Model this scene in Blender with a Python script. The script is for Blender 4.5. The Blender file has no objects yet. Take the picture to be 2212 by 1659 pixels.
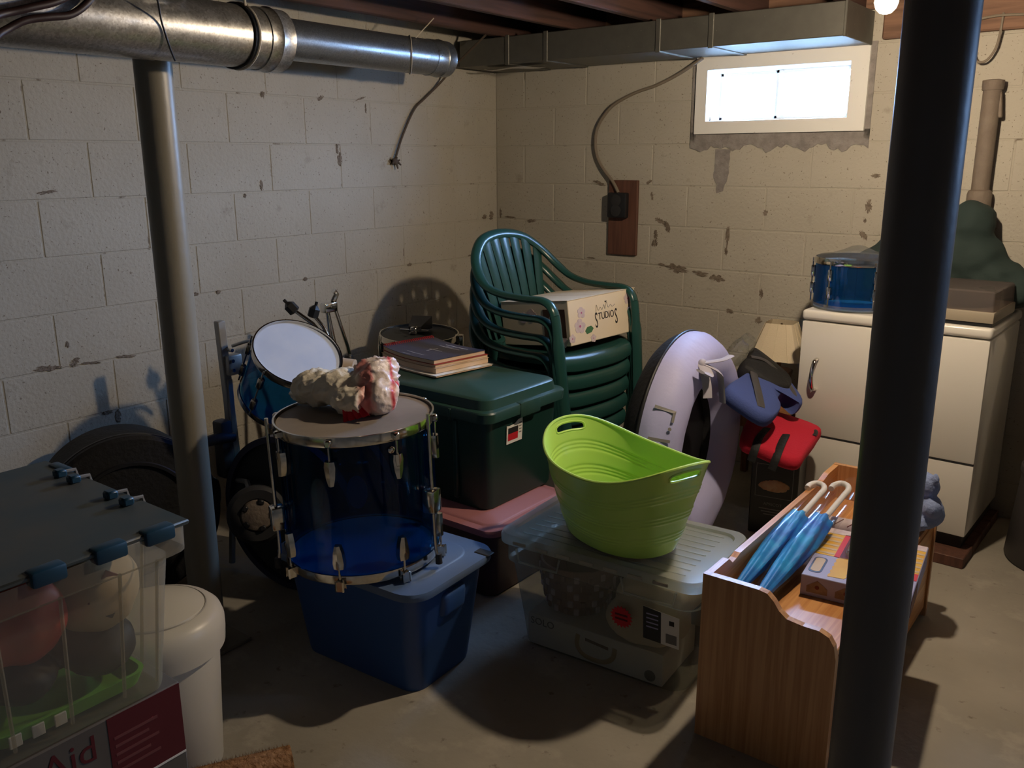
import bpy, bmesh, math, random
from mathutils import Vector, Matrix, noise

random.seed(7)
PI = math.pi
scene = bpy.context.scene
COL = scene.collection
rad = math.radians

# ------------------------------------------------------------------ camera, world, exposure
cam_d = bpy.data.cameras.new('camera'); cam = bpy.data.objects.new('camera', cam_d); COL.objects.link(cam)
cam_d.sensor_width = 36.0; cam_d.lens = 36.0 * 1893.0 / 2212.0; cam_d.clip_start = 0.02
cam.matrix_world = (Matrix.Translation((3.235, -4.114, 1.52)) @ Matrix.Rotation(0.6501, 4, 'Z')
                    @ Matrix.Rotation(PI / 2 - 0.2519, 4, 'X') @ Matrix.Rotation(-0.0037, 4, 'Z'))
scene.camera = cam
world = bpy.data.worlds.new('world'); scene.world = world; world.use_nodes = True
wb = world.node_tree.nodes['Background']; wb.inputs[0].default_value = (0.34, 0.57, 1.0, 1); wb.inputs[1].default_value = 180.0
vs = scene.view_settings
vs.view_transform = 'Standard'; vs.look = 'None'; vs.gamma = 1.0; vs.exposure = 0.0; vs.use_curve_mapping = False
BULB_STRENGTH = 1750.0
def portal(name, x0, x1, z0, z1, y):
    l = bpy.data.lights.new(name, 'AREA'); l.shape = 'RECTANGLE'; l.size = x1 - x0; l.size_y = z1 - z0
    l.cycles.is_portal = True
    o = bpy.data.objects.new(name, l); COL.objects.link(o)
    o.location = ((x0 + x1) / 2, y, (z0 + z1) / 2); o.rotation_euler = (-PI / 2, 0, 0)
portal('window_daylight', 1.30, 1.98, 1.68, 1.94, 0.16)
portal('window_daylight', 4.90, 5.58, 1.68, 1.94, 0.16)

# ------------------------------------------------------------------ materials
def N(nt, t, **kw):
    n = nt.nodes.new(t)
    for k, v in kw.items():
        setattr(n, k, v)
    return n
def pm(name, col, rough=0.5, metal=0.0, var=None, bump=None, alpha=1.0, emit=None, coord='Object', spec=0.5, coat=0.0,
       trans=0.0, ior=1.45, dirt=None, sss=0.0):
    m = bpy.data.materials.new(name); m.use_nodes = True; nt = m.node_tree
    b = nt.nodes['Principled BSDF']
    b.inputs['Base Color'].default_value = (*col, 1); b.inputs['Roughness'].default_value = rough
    b.inputs['Metallic'].default_value = metal; b.inputs['Alpha'].default_value = alpha
    b.inputs['Specular IOR Level'].default_value = spec; b.inputs['Coat Weight'].default_value = coat
    b.inputs['Transmission Weight'].default_value = trans; b.inputs['IOR'].default_value = ior
    if sss:
        b.inputs['Subsurface Weight'].default_value = sss; b.inputs['Subsurface Radius'].default_value = (.02, .02, .02)
    if emit:
        b.inputs['Emission Color'].default_value = (*emit[0], 1); b.inputs['Emission Strength'].default_value = emit[1]
    if var or bump or dirt:
        if coord == 'Position':
            src = N(nt, 'ShaderNodeNewGeometry').outputs['Position']
        else:
            src = N(nt, 'ShaderNodeTexCoord').outputs[coord]
    cur = None
    if var:
        sc, amt, col2 = var
        n = N(nt, 'ShaderNodeTexNoise'); n.inputs['Scale'].default_value = sc; n.inputs['Detail'].default_value = 5
        nt.links.new(src, n.inputs['Vector'])
        r = N(nt, 'ShaderNodeValToRGB'); r.color_ramp.elements[0].position = .5 - .28 / max(amt, .01) * .5 if amt > 1 else .32
        r.color_ramp.elements[1].position = .68
        nt.links.new(n.outputs['Fac'], r.inputs['Fac'])
        mx = N(nt, 'ShaderNodeMixRGB'); mx.inputs[1].default_value = (*col, 1); mx.inputs[2].default_value = (*col2, 1)
        mt = N(nt, 'ShaderNodeMath', operation='MULTIPLY'); mt.inputs[1].default_value = min(amt, 1)
        nt.links.new(r.outputs['Color'], mt.inputs[0]); nt.links.new(mt.outputs[0], mx.inputs[0])
        nt.links.new(mx.outputs[0], b.inputs['Base Color']); cur = mx.outputs[0]
    if dirt:
        for (sc, lo, hi, dcol, amt) in dirt:
            n = N(nt, 'ShaderNodeTexNoise'); n.inputs['Scale'].default_value = sc; n.inputs['Detail'].default_value = 6
            n.inputs['Roughness'].default_value = .62
            nt.links.new(src, n.inputs['Vector'])
            r = N(nt, 'ShaderNodeMapRange'); r.inputs[1].default_value = lo; r.inputs[2].default_value = hi; r.inputs[4].default_value = amt
            nt.links.new(n.outputs['Fac'], r.inputs[0])
            mx = N(nt, 'ShaderNodeMixRGB'); mx.inputs[2].default_value = (*dcol, 1)
            if cur is None:
                mx.inputs[1].default_value = (*col, 1)
            else:
                nt.links.new(cur, mx.inputs[1])
            nt.links.new(r.outputs[0], mx.inputs[0]); cur = mx.outputs[0]
        nt.links.new(cur, b.inputs['Base Color'])
    if bump:
        sc, st = bump
        n2 = N(nt, 'ShaderNodeTexNoise'); n2.inputs['Scale'].default_value = sc; n2.inputs['Detail'].default_value = 6
        nt.links.new(src, n2.inputs['Vector'])
        bp = N(nt, 'ShaderNodeBump'); bp.inputs['Strength'].default_value = st; bp.inputs['Distance'].default_value = .01
        nt.links.new(n2.outputs['Fac'], bp.inputs['Height']); nt.links.new(bp.outputs[0], b.inputs['Normal'])
    return m

def wood(name, c1, c2, scale=(3, 60, 60), rough=.45, coord='Object', knots=True):
    m = bpy.data.materials.new(name); m.use_nodes = True; nt = m.node_tree; b = nt.nodes['Principled BSDF']
    b.inputs['Roughness'].default_value = rough
    tc = N(nt, 'ShaderNodeTexCoord'); mp = N(nt, 'ShaderNodeMapping'); mp.inputs['Scale'].default_value = scale
    nt.links.new(tc.outputs[coord], mp.inputs[0])
    n = N(nt, 'ShaderNodeTexNoise'); n.inputs['Scale'].default_value = 1.0; n.inputs['Detail'].default_value = 4; n.inputs['Distortion'].default_value = .6
    nt.links.new(mp.outputs[0], n.inputs['Vector'])
    r = N(nt, 'ShaderNodeValToRGB'); r.color_ramp.elements[0].position = .35; r.color_ramp.elements[1].position = .62
    r.color_ramp.elements[0].color = (*c2, 1); r.color_ramp.elements[1].color = (*c1, 1)
    nt.links.new(n.outputs['Fac'], r.inputs[0])
    out = r.outputs[0]
    if knots:
        v = N(nt, 'ShaderNodeTexVoronoi'); v.inputs['Scale'].default_value = 4.2
        nt.links.new(tc.outputs[coord], v.inputs['Vector'])
        mr = N(nt, 'ShaderNodeMapRange'); mr.inputs[1].default_value = .03; mr.inputs[2].default_value = .085; mr.inputs[3].default_value = .8; mr.inputs[4].default_value = 0
        nt.links.new(v.outputs['Distance'], mr.inputs[0])
        mx = N(nt, 'ShaderNodeMixRGB'); mx.inputs[2].default_value = (c2[0] * .35, c2[1] * .3, c2[2] * .3, 1)
        nt.links.new(mr.outputs[0], mx.inputs[0]); nt.links.new(out, mx.inputs[1]); out = mx.outputs[0]
    nt.links.new(out, b.inputs['Base Color'])
    return m

def galv(name, col, rough, spangle=60, amt=.35):
    m = bpy.data.materials.new(name); m.use_nodes = True; nt = m.node_tree; b = nt.nodes['Principled BSDF']
    b.inputs['Metallic'].default_value = .85
    tc = N(nt, 'ShaderNodeTexCoord'); v = N(nt, 'ShaderNodeTexVoronoi'); v.inputs['Scale'].default_value = spangle
    nt.links.new(tc.outputs['Object'], v.inputs['Vector'])
    mx = N(nt, 'ShaderNodeMixRGB'); mx.inputs[0].default_value = amt; mx.inputs[1].default_value = (*col, 1)
    bw = N(nt, 'ShaderNodeRGBToBW'); nt.links.new(v.outputs['Color'], bw.inputs[0])
    mr = N(nt, 'ShaderNodeMapRange'); mr.inputs[3].default_value = .1; mr.inputs[4].default_value = .75
    nt.links.new(bw.outputs[0], mr.inputs[0]); nt.links.new(mr.outputs[0], mx.inputs[2])
    nt.links.new(mx.outputs[0], b.inputs['Base Color'])
    n = N(nt, 'ShaderNodeTexNoise'); n.inputs['Scale'].default_value = 30
    nt.links.new(tc.outputs['Object'], n.inputs['Vector'])
    mr2 = N(nt, 'ShaderNodeMapRange'); mr2.inputs[3].default_value = rough - .1; mr2.inputs[4].default_value = rough + .16
    nt.links.new(n.outputs['Fac'], mr2.inputs[0]); nt.links.new(mr2.outputs[0], b.inputs['Roughness'])
    return m

def tinted(name, col, rough=.05, gloss=.12, milky=0.0, mcol=(.8, .8, .8)):
    """thin see-through plastic: tinted pass-through, a milky share and a sharp reflection"""
    m = bpy.data.materials.new(name); m.use_nodes = True; nt = m.node_tree
    for n in list(nt.nodes):
        nt.nodes.remove(n)
    out = N(nt, 'ShaderNodeOutputMaterial'); t = N(nt, 'ShaderNodeBsdfTransparent'); t.inputs[0].default_value = (*col, 1)
    cur = t.outputs[0]
    if milky:
        d = N(nt, 'ShaderNodeBsdfDiffuse'); d.inputs[0].default_value = (*mcol, 1)
        tl = N(nt, 'ShaderNodeBsdfTranslucent'); tl.inputs[0].default_value = (*mcol, 1)
        m0 = N(nt, 'ShaderNodeMixShader'); m0.inputs[0].default_value = .5
        nt.links.new(d.outputs[0], m0.inputs[1]); nt.links.new(tl.outputs[0], m0.inputs[2])
        m1 = N(nt, 'ShaderNodeMixShader'); m1.inputs[0].default_value = milky
        nt.links.new(cur, m1.inputs[1]); nt.links.new(m0.outputs[0], m1.inputs[2]); cur = m1.outputs[0]
    g = N(nt, 'ShaderNodeBsdfGlossy'); g.inputs['Roughness'].default_value = rough
    fr = N(nt, 'ShaderNodeLayerWeight'); fr.inputs[0].default_value = .35
    mt = N(nt, 'ShaderNodeMath', operation='MULTIPLY_ADD'); mt.inputs[1].default_value = gloss * 2.5; mt.inputs[2].default_value = gloss * .35
    nt.links.new(fr.outputs['Fresnel'], mt.inputs[0])
    m2 = N(nt, 'ShaderNodeMixShader'); nt.links.new(mt.outputs[0], m2.inputs[0])
    nt.links.new(cur, m2.inputs[1]); nt.links.new(g.outputs[0], m2.inputs[2])
    nt.links.new(m2.outputs[0], out.inputs[0])
    return m

CREAM = (.45, .42, .355)
M = {}
M['paint'] = pm('block_paint', CREAM, .72, var=(3.0, .6, (.385, .355, .295)), bump=(70, .30), coord='Position', spec=.25,
                dirt=[(110, .635, .665, (.15, .12, .085), .85), (9, .62, .72, (.27, .235, .185), .5)])
M['joint'] = pm('joint_paint', (.43, .40, .335), .8, coord='Position', bump=(90, .4), spec=.2,
                dirt=[(11, .60, .67, (.15, .12, .09), .85)])
M['chip'] = pm('bare_block', (.135, .105, .08), .9, var=(60, 1, (.25, .205, .16)), bump=(120, .8), coord='Position')
M['cement'] = pm('grey_cement', (.30, .275, .26), .9, var=(25, 1, (.21, .19, .18)), bump=(80, .6), coord='Position')
M['concrete'] = pm('floor_concrete', (.40, .365, .305), .62, var=(2.2, 1, (.29, .265, .22)), bump=(45, .22), coord='Position',
                   dirt=[(5, .56, .66, (.46, .42, .35), .6), (18, .63, .70, (.14, .115, .09), .7)], spec=.35)
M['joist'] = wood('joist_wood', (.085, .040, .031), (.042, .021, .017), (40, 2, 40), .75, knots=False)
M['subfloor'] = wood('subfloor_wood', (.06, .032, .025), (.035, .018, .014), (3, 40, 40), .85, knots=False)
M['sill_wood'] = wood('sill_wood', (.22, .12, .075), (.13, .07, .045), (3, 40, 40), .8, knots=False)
M['galv'] = galv('galvanised_steel', (.42, .40, .36), .33, 210, .35)
M['galv_shaded'] = galv('galvanised_steel_shaded', (.27, .29, .30), .30, 240, .2)  # same steel, with the thin duct's dimmer, cooler light put into its colour
M['duct'] = pm('duct_sheet', (.15, .147, .13), .48, metal=.6, var=(18, .5, (.11, .107, .095)), dirt=[(95, .69, .72, (.5, .48, .42), .7)])
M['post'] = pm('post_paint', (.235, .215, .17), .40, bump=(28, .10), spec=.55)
M['post_backlit'] = pm('post_paint_backlit', (.105, .092, .082), .45, bump=(30, .10), spec=.55)  # near post stands against the light; its backlit shade is in this colour
M['white_frame'] = pm('white_frame_paint', (.80, .79, .76), .45, dirt=[(40, .66, .70, (.35, .32, .3), .5)])
M['white_enamel'] = pm('white_enamel', (.74, .71, .65), .22, coat=.3)
M['white_plastic'] = pm('white_plastic', (.66, .62, .52), .35, sss=.0)
M['grey_plastic'] = pm('grey_plastic', (.33, .31, .26), .4)
M['chrome'] = pm('chrome', (.72, .70, .66), .13, metal=1.0)
M['chrome_old'] = pm('worn_chrome', (.72, .69, .62), .14, metal=1.0, var=(60, .4, (.40, .34, .26)))
M['steel'] = pm('grey_steel', (.36, .355, .34), .42, metal=.5)
M['black'] = pm('black_plastic', (.012, .012, .014), .45)
M['black_cloth'] = pm('black_nylon', (.008, .008, .009), .7, bump=(60, .3))
M['dark'] = pm('dark_rubber', (.022, .022, .024), .65)
M['dkgrey'] = pm('dark_grey_plastic', (.055, .05, .05), .5)
M['acrylic'] = tinted('blue_acrylic', (.15, .48, .78), .04, .09, .10, (.05, .28, .6))
M['acrylic_dark'] = tinted('deep_blue_acrylic', (.09, .40, .60), .04, .06, .02, (.03, .14, .4))
M['head_white'] = pm('coated_drum_head', (.62, .68, .82), .6, var=(9, .8, (.50, .58, .76)))
M['head_grey'] = pm('dusty_drum_head', (.31, .265, .225), .55, var=(6, 1, (.22, .19, .165)))
M['clear'] = tinted('clear_plastic', (.90, .91, .89), .10, .12, .10, (.75, .75, .70))
M['film'] = tinted('clear_film', (.98, .98, .98), .10, .05, .01, (.8, .8, .8))
M['milky'] = tinted('cloudy_plastic_shaded', (.94, .95, .91), .22, .07, .36, (.42, .45, .40))  # tote walls: shade on the front is put into this darker plastic
M['milky_lit'] = tinted('cloudy_plastic_lit', (.92, .93, .90), .20, .09, .40, (.68, .70, .64))  # same plastic, brightened in colour for light falling on the lid
M['bin_plastic'] = tinted('hazy_bin_plastic', (.90, .86, .76), .25, .05, .32, (.62, .56, .45))
M['smoke'] = tinted('smoked_acrylic', (.55, .50, .49), .18, .10, .35, (.45, .39, .37))
M['glass'] = tinted('window_glass', (.96, .98, 1), .02, .05)
M['lime'] = pm('lime_plastic', (.50, .78, .15), .30, coat=.25)
M['green_chair'] = pm('dark_green_resin', (.016, .062, .056), .26, spec=.5)
M['green_tote'] = pm('dark_green_tote', (.012, .050, .042), .36, var=(14, .35, (.022, .06, .05)))
M['green_lid'] = pm('dark_green_lid', (.020, .062, .05), .38, var=(14, .5, (.035, .07, .055)))
M['blue_tote'] = pm('blue_tote_plastic', (.030, .085, .27), .42)
M['blue_lid'] = pm('blue_lid_plastic', (.085, .145, .28), .45, var=(7, .6, (.12, .155, .22)))
M['mauve_shaded'] = pm('mauve_plastic_shaded', (.07, .03, .032), .5)  # mauve tote body, darkened in colour for the shadow under its lid
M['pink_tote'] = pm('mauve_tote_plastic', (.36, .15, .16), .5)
M['navy_lid'] = pm('navy_bin_lid', (.040, .062, .066), .5, var=(6, 1, (.085, .082, .066)))
M['navy_clip'] = pm('navy_clip', (.012, .05, .085), .4)
M['pine'] = wood('varnished_pine', (.58, .31, .14), (.43, .20, .08), (75, 75, 2.2), .32)
M['pine_top'] = wood('varnished_pine_board', (.68, .34, .13), (.50, .21, .065), (75, 2.2, 75), .32)
M['brown_board'] = wood('brown_board', (.13, .055, .035), (.08, .033, .022), (50, 50, 3), .7, knots=False)
M['oak'] = wood('lamp_wood', (.30, .13, .05), (.17, .07, .028), (50, 50, 3), .35, knots=False)
M['shade'] = pm('cream_lampshade', (.66, .56, .40), .8, bump=(200, .2))
M['lilac'] = pm('lilac_nylon', (.40, .41, .70), .62, var=(5, .5, (.46, .44, .66)), bump=(14, .35))
M['lilac_grey'] = pm('faded_strap', (.40, .38, .44), .7)
M['vest_blue'] = pm('blue_vest_nylon', (.055, .085, .27), .92, bump=(120, .2))
M['vest_red'] = pm('red_vest_nylon', (.50, .012, .035), .92, bump=(120, .2))
M['bag_green'] = pm('dark_green_fabric', (.020, .036, .033), .85, bump=(22, .35))
M['grey_iron'] = pm('painted_iron', (.20, .16, .125), .7, var=(20, .8, (.15, .115, .09)), bump=(60, .3))
M['cable'] = pm('grey_cable', (.20, .165, .125), .7)
M['cable_dark'] = pm('dark_cable', (.075, .055, .04), .7)
M['cable_red'] = pm('dark_red_hose', (.028, .012, .011), .5)
M['string'] = pm('pale_string', (.50, .44, .35), .8)
M['card'] = pm('brown_card', (.42, .29, .17), .75)
M['box_cream'] = pm('cream_carton', (.72, .62, .47), .6, var=(5, .4, (.66, .55, .42)))
M['paper'] = pm('paper_white', (.82, .79, .73), .7)
M['page'] = pm('page_edges', (.66, .48, .32), .8)
M['red_cover'] = pm('red_cover', (.36, .035, .02), .5)
M['book_navy'] = pm('navy_cover', (.040, .042, .075), .38)
M['red_wire'] = pm('red_coil', (.50, .02, .03), .35)
M['ink'] = pm('black_ink', (.02, .018, .018), .6)
M['ink_grey'] = pm('grey_ink', (.20, .19, .18), .6)
M['ink_white'] = pm('white_ink', (.62, .60, .62), .6)
M['orchid'] = pm('pale_petal_print', (.60, .50, .50), .6, var=(60, .8, (.46, .36, .40)))
M['orchid_eye'] = pm('petal_eye_print', (.42, .10, .22), .6)
M['leaf_print'] = pm('leaf_print', (.05, .15, .06), .6)
M['photo_dark'] = pm('dark_photo_print', (.045, .022, .016), .35, var=(9, .5, (.09, .05, .03)))
M['photo_mid'] = pm('photo_mid_print', (.26, .19, .14), .4, var=(30, .8, (.12, .07, .05)))
M['maroon'] = pm('maroon_carton', (.10, .008, .014), .5)
M['maroon_ink'] = pm('maroon_faded_ink', (.18, .05, .05), .6)
M['grey_carton'] = pm('grey_carton', (.13, .115, .10), .6, var=(5, .8, (.09, .075, .065)))
M['red'] = pm('red_print', (.55, .02, .03), .5)
M['yellow'] = pm('yellow_print', (.68, .42, .035), .5, var=(8, .9, (.58, .29, .02)))
M['lavender'] = pm('lavender_print', (.35, .34, .52), .5)
M['tan_print'] = pm('tan_print', (.52, .38, .22), .5)
M['plush'] = pm('blue_plush', (.22, .28, .48), .95, bump=(60, .8))
M['umb1'] = pm('light_blue_umbrella', (.03, .38, .80), .4, var=(11, 1, (.015, .08, .50)))
M['umb2'] = pm('bright_blue_umbrella', (.025, .40, .85), .4, var=(8, 1, (.01, .04, .46)))
M['umb_tip'] = pm('white_umbrella_part', (.70, .68, .66), .5)
M['coir'] = pm('coir_fibre', (.42, .22, .09), .9, var=(60, 1, (.24, .11, .04)), bump=(60, 1))
M['black_box'] = pm('black_carton', (.016, .016, .016), .35)
M['food'] = pm('food_print', (.42, .20, .09), .5, var=(45, 1, (.5, .34, .2)))
M['beige'] = pm('beige_plinth', (.34, .29, .22), .5)
M['tape'] = pm('cream_tape_roll', (.55, .42, .30), .6)
M['straw'] = pm('woven_pink_straw', (.34, .22, .18), .8)
M['bag_red'] = pm('red_bag_print', (.62, .025, .05), .4)
M['contents_red'] = pm('red_pack', (.62, .04, .03), .5, var=(9, .7, (.66, .2, .1)))
M['contents_tan'] = pm('tan_pack', (.62, .48, .30), .7, var=(7, .8, (.7, .56, .38)))
M['contents_green'] = pm('green_tray', (.20, .55, .06), .5)
M['contents_dark'] = pm('dark_pack', (.035, .036, .036), .6)

M['galv_light'] = pm('well_steel', (.62, .62, .60), .5, var=(4, .6, (.5, .5, .48)))
M['gravel'] = pm('pale_gravel', (.5, .47, .42), .9, bump=(60, .8))

def emis(name, col, s):
    m = bpy.data.materials.new(name); m.use_nodes = True; nt = m.node_tree
    for n in list(nt.nodes):
        nt.nodes.remove(n)
    o = N(nt, 'ShaderNodeOutputMaterial'); e = N(nt, 'ShaderNodeEmission'); e.inputs[0].default_value = (*col, 1); e.inputs[1].default_value = s
    nt.links.new(e.outputs[0], o.inputs[0]); return m
M['bulb'] = emis('lit_bulb', (1.0, .80, .57), BULB_STRENGTH)

# ------------------------------------------------------------------ mesh helpers
def V(*a): return Vector(a)
class MB:
    def __init__(s): s.v = []; s.f = []
    def add(s, vs, fs, T=None):
        o = len(s.v)
        s.v += [tuple(T @ Vector(p)) if T else tuple(p) for p in vs]
        s.f += [tuple(i + o for i in f) for f in fs]; return s
    def bm(s, bm, T=None):
        bm.verts.index_update()
        return s.add([v.co for v in bm.verts], [[v.index for v in f.verts] for f in bm.faces], T)
    def box(s, x0, x1, y0, y1, z0, z1, bev=0.0, seg=2, T=None):
        bm = bmesh.new(); bmesh.ops.create_cube(bm, size=1)
        for v in bm.verts:
            v.co = Vector(((x0 + x1) / 2 + v.co.x * (x1 - x0), (y0 + y1) / 2 + v.co.y * (y1 - y0), (z0 + z1) / 2 + v.co.z * (z1 - z0)))
        if bev > 0:
            bmesh.ops.bevel(bm, geom=bm.edges[:], offset=bev, segments=seg, affect='EDGES', profile=.5)
        s.bm(bm, T); bm.free(); return s
    def loft(s, loops, cap0=True, cap1=True, closed=True, T=None):
        n = len(loops[0]); vs = [p for l in loops for p in l]; fs = []
        for i in range(len(loops) - 1):
            for j in range(n if closed else n - 1):
                k = (j + 1) % n
                fs.append((i * n + j, i * n + k, (i + 1) * n + k, (i + 1) * n + j))
        if cap0: fs.append(tuple(range(n - 1, -1, -1)))
        if cap1: fs.append(tuple((len(loops) - 1) * n + j for j in range(n)))
        return s.add(vs, fs, T)
    def tube(s, pts, r, seg=10, caps=True, closed=False, T=None, flat=1.0, up=None):
        pts = [Vector(p) for p in pts]; n = len(pts); loops = []
        rr = r if isinstance(r, (list, tuple)) else [r] * n
        prev = None
        for i, p in enumerate(pts):
            a = pts[i - 1] if (i > 0 or closed) else p
            b = pts[(i + 1) % n] if (i < n - 1 or closed) else p
            t = (b - a)
            t = t.normalized() if t.length > 1e-9 else Vector((0, 0, 1))
            if prev is None:
                u0 = Vector(up) if up else (Vector((0, 0, 1)) if abs(t.z) < .9 else Vector((1, 0, 0)))
            else:
                u0 = prev
            u = (u0 - t * u0.dot(t)).normalized(); w = t.cross(u); prev = u
            loops.append([p + (u * math.cos(2 * PI * k / seg) * flat + w * math.sin(2 * PI * k / seg)) * rr[i] for k in range(seg)])
        if closed:
            loops.append(loops[0]); return s.loft(loops, False, False, T=T)
        return s.loft(loops, caps, caps, T=T)
    def cyl(s, p0, p1, r0, r1=None, seg=24, caps=True, T=None):
        return s.tube([p0, p1], [r0, r0 if r1 is None else r1], seg, caps, T=T)
    def lathe(s, prof, seg=32, T=None, cap0=True, cap1=True):
        loops = [[(r * math.cos(2 * PI * k / seg), r * math.sin(2 * PI * k / seg), z) for k in range(seg)] for r, z in prof]
        return s.loft(loops, cap0, cap1, T=T)
    def prism(s, poly, z0, z1, T=None):
        return s.loft([[(x, y, z0) for x, y in poly], [(x, y, z1) for x, y in poly]], T=T)
    def ball(s, c, r, u=20, v=12, T=None):
        r = r if isinstance(r, (list, tuple)) else (r, r, r)
        loops = []
        for i in range(1, v):
            a = PI * i / v
            loops.append([(c[0] + r[0] * math.sin(a) * math.cos(2 * PI * k / u), c[1] + r[1] * math.sin(a) * math.sin(2 * PI * k / u), c[2] - r[2] * math.cos(a)) for k in range(u)])
        return s.loft(loops, T=T)
    def build(s, name, mat, parent=None, smooth=True, ang=38, T=None, weld=True):
        me = bpy.data.meshes.new(name); me.from_pydata(s.v, [], s.f)
        bm = bmesh.new(); bm.from_mesh(me)
        if weld: bmesh.ops.remove_doubles(bm, verts=bm.verts[:], dist=1e-6)
        bmesh.ops.recalc_face_normals(bm, faces=bm.faces[:]); bm.to_mesh(me); bm.free()
        me.materials.append(M[mat] if isinstance(mat, str) else mat)
        if smooth:
            me.shade_smooth(); me.set_sharp_from_angle(angle=rad(ang))
        return put(name, me, parent, T)
def put(name, me, parent=None, T=None):
    o = bpy.data.objects.new(name, me); COL.objects.link(o)
    if parent is not None: o.parent = parent
    if T is not None: o.matrix_basis = T
    return o
def tag(o, label, cat, group=None):
    o['label'] = label; o['category'] = cat
    if group: o['group'] = group
    return o
def struct(o):
    o['kind'] = 'structure'; return o
def thing(name, label, cat, loc=(0, 0, 0), rz=0.0, group=None, rot=None):
    o = bpy.data.objects.new(name, None); COL.objects.link(o); o.empty_display_size = .05
    o.location = loc; o.rotation_euler = rot if rot else (0, 0, rz)
    return tag(o, label, cat, group)
def dup(root, loc, rot, label, group=None):
    r = root.copy(); COL.objects.link(r); r.location = loc; r.rotation_euler = rot; tag(r, label, root['category'], group)
    for ch in [o for o in COL.objects if o.parent == root]:
        c = ch.copy(); COL.objects.link(c); c.parent = r
        for g in [o for o in COL.objects if o.parent == ch]:
            d = g.copy(); COL.objects.link(d); d.parent = c
    return r
def rrect(w, d, r, n=5):
    out = []
    for cx, cy, a0 in ((w / 2 - r, d / 2 - r, 0), (-w / 2 + r, d / 2 - r, PI / 2), (-w / 2 + r, -d / 2 + r, PI), (w / 2 - r, -d / 2 + r, 1.5 * PI)):
        for k in range(n + 1):
            a = a0 + PI / 2 * k / n; out.append((cx + r * math.cos(a), cy + r * math.sin(a)))
    return out
def rr3(w, d, r, z, n=5): return [(x, y, z) for x, y in rrect(w, d, r, n)]
def frame(o, x, y=None, n=None):
    """4x4 from origin, x axis and y axis"""
    x = Vector(x).normalized(); y = Vector(y).normalized(); z = x.cross(y).normalized(); y = z.cross(x)
    return Matrix(((x.x, y.x, z.x, o[0]), (x.y, y.y, z.y, o[1]), (x.z, y.z, z.z, o[2]), (0, 0, 0, 1)))
def aim(o, z):
    """4x4 with local z along z"""
    z = Vector(z).normalized(); h = Vector((0, 0, 1)) if abs(z.z) < .95 else Vector((1, 0, 0))
    x = h.cross(z).normalized(); y = z.cross(x)
    return Matrix(((x.x, y.x, z.x, o[0]), (x.y, y.y, z.y, o[1]), (x.z, y.z, z.z, o[2]), (0, 0, 0, 1)))
def smoothpts(pts, n=6, closed=False):
    P = [Vector(p) for p in pts]; out = []; m = len(P)
    for i in range(m if closed else m - 1):
        p0 = P[(i - 1) % m] if (closed or i > 0) else P[i]; p1 = P[i]; p2 = P[(i + 1) % m]
        p3 = P[(i + 2) % m] if (closed or i + 2 < m) else p2
        for k in range(n):
            t = k / n
            out.append(.5 * ((2 * p1) + (p2 - p0) * t + (2 * p0 - 5 * p1 + 4 * p2 - p3) * t * t + (3 * p1 - p0 - 3 * p2 + p3) * t ** 3))
    if not closed: out.append(P[-1])
    return out
def lettering(name, s, size, mat, parent, T, ext=.0004, shear=0.0):
    c = bpy.data.curves.new('t', 'FONT'); c.body = s; c.size = size; c.extrude = ext; c.align_x = 'CENTER'; c.align_y = 'CENTER'; c.shear = shear
    c.resolution_u = 3
    o = bpy.data.objects.new('t', c); COL.objects.link(o)
    bpy.context.view_layer.update()
    me = bpy.data.meshes.new_from_object(o.evaluated_get(bpy.context.evaluated_depsgraph_get()))
    bpy.data.objects.remove(o); bpy.data.curves.remove(c)
    me.materials.clear(); me.materials.append(M[mat]); me.name = name
    return put(name, me, parent, T)
def blob(parts, voxel=.012, nz=(6, .015), smooth=6, wr=None):
    """one continuous lumpy mesh from overlapping ellipsoids: (centre, radii, rotation)"""
    b = MB()
    for c, r, e in parts:
        T = Matrix.Translation(c) @ (Matrix.Rotation(e[2], 4, 'Z') @ Matrix.Rotation(e[1], 4, 'Y') @ Matrix.Rotation(e[0], 4, 'X'))
        b.ball((0, 0, 0), r, 24, 16, T=T)
    me = bpy.data.meshes.new('b'); me.from_pydata(b.v, [], b.f)
    o = bpy.data.objects.new('b', me); COL.objects.link(o)
    md = o.modifiers.new('r', 'REMESH'); md.mode = 'VOXEL'; md.voxel_size = voxel
    ms = o.modifiers.new('s', 'SMOOTH'); ms.iterations = smooth; ms.factor = .5
    bpy.context.view_layer.update()
    m2 = bpy.data.meshes.new_from_object(o.evaluated_get(bpy.context.evaluated_depsgraph_get()))
    bpy.data.objects.remove(o); bpy.data.meshes.remove(me)
    m2.update()
    nrm = [v.normal.copy() for v in m2.vertices]
    for v, n_ in zip(m2.vertices, nrm):
        d = noise.noise(v.co * nz[0]) + .5 * noise.noise(v.co * nz[0] * 2.3)
        if wr: d2 = abs(noise.noise(Vector((v.co.x * wr[0], v.co.y * wr[0], v.co.z * wr[1])))) * wr[2]
        else: d2 = 0
        v.co += n_ * (d * nz[1] - d2)
    m2.shade_smooth()
    return m2
def meshobj(name, me, mat, parent=None, T=None):
    me.materials.clear(); me.materials.append(M[mat]); me.name = name
    return put(name, me, parent, T)
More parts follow.
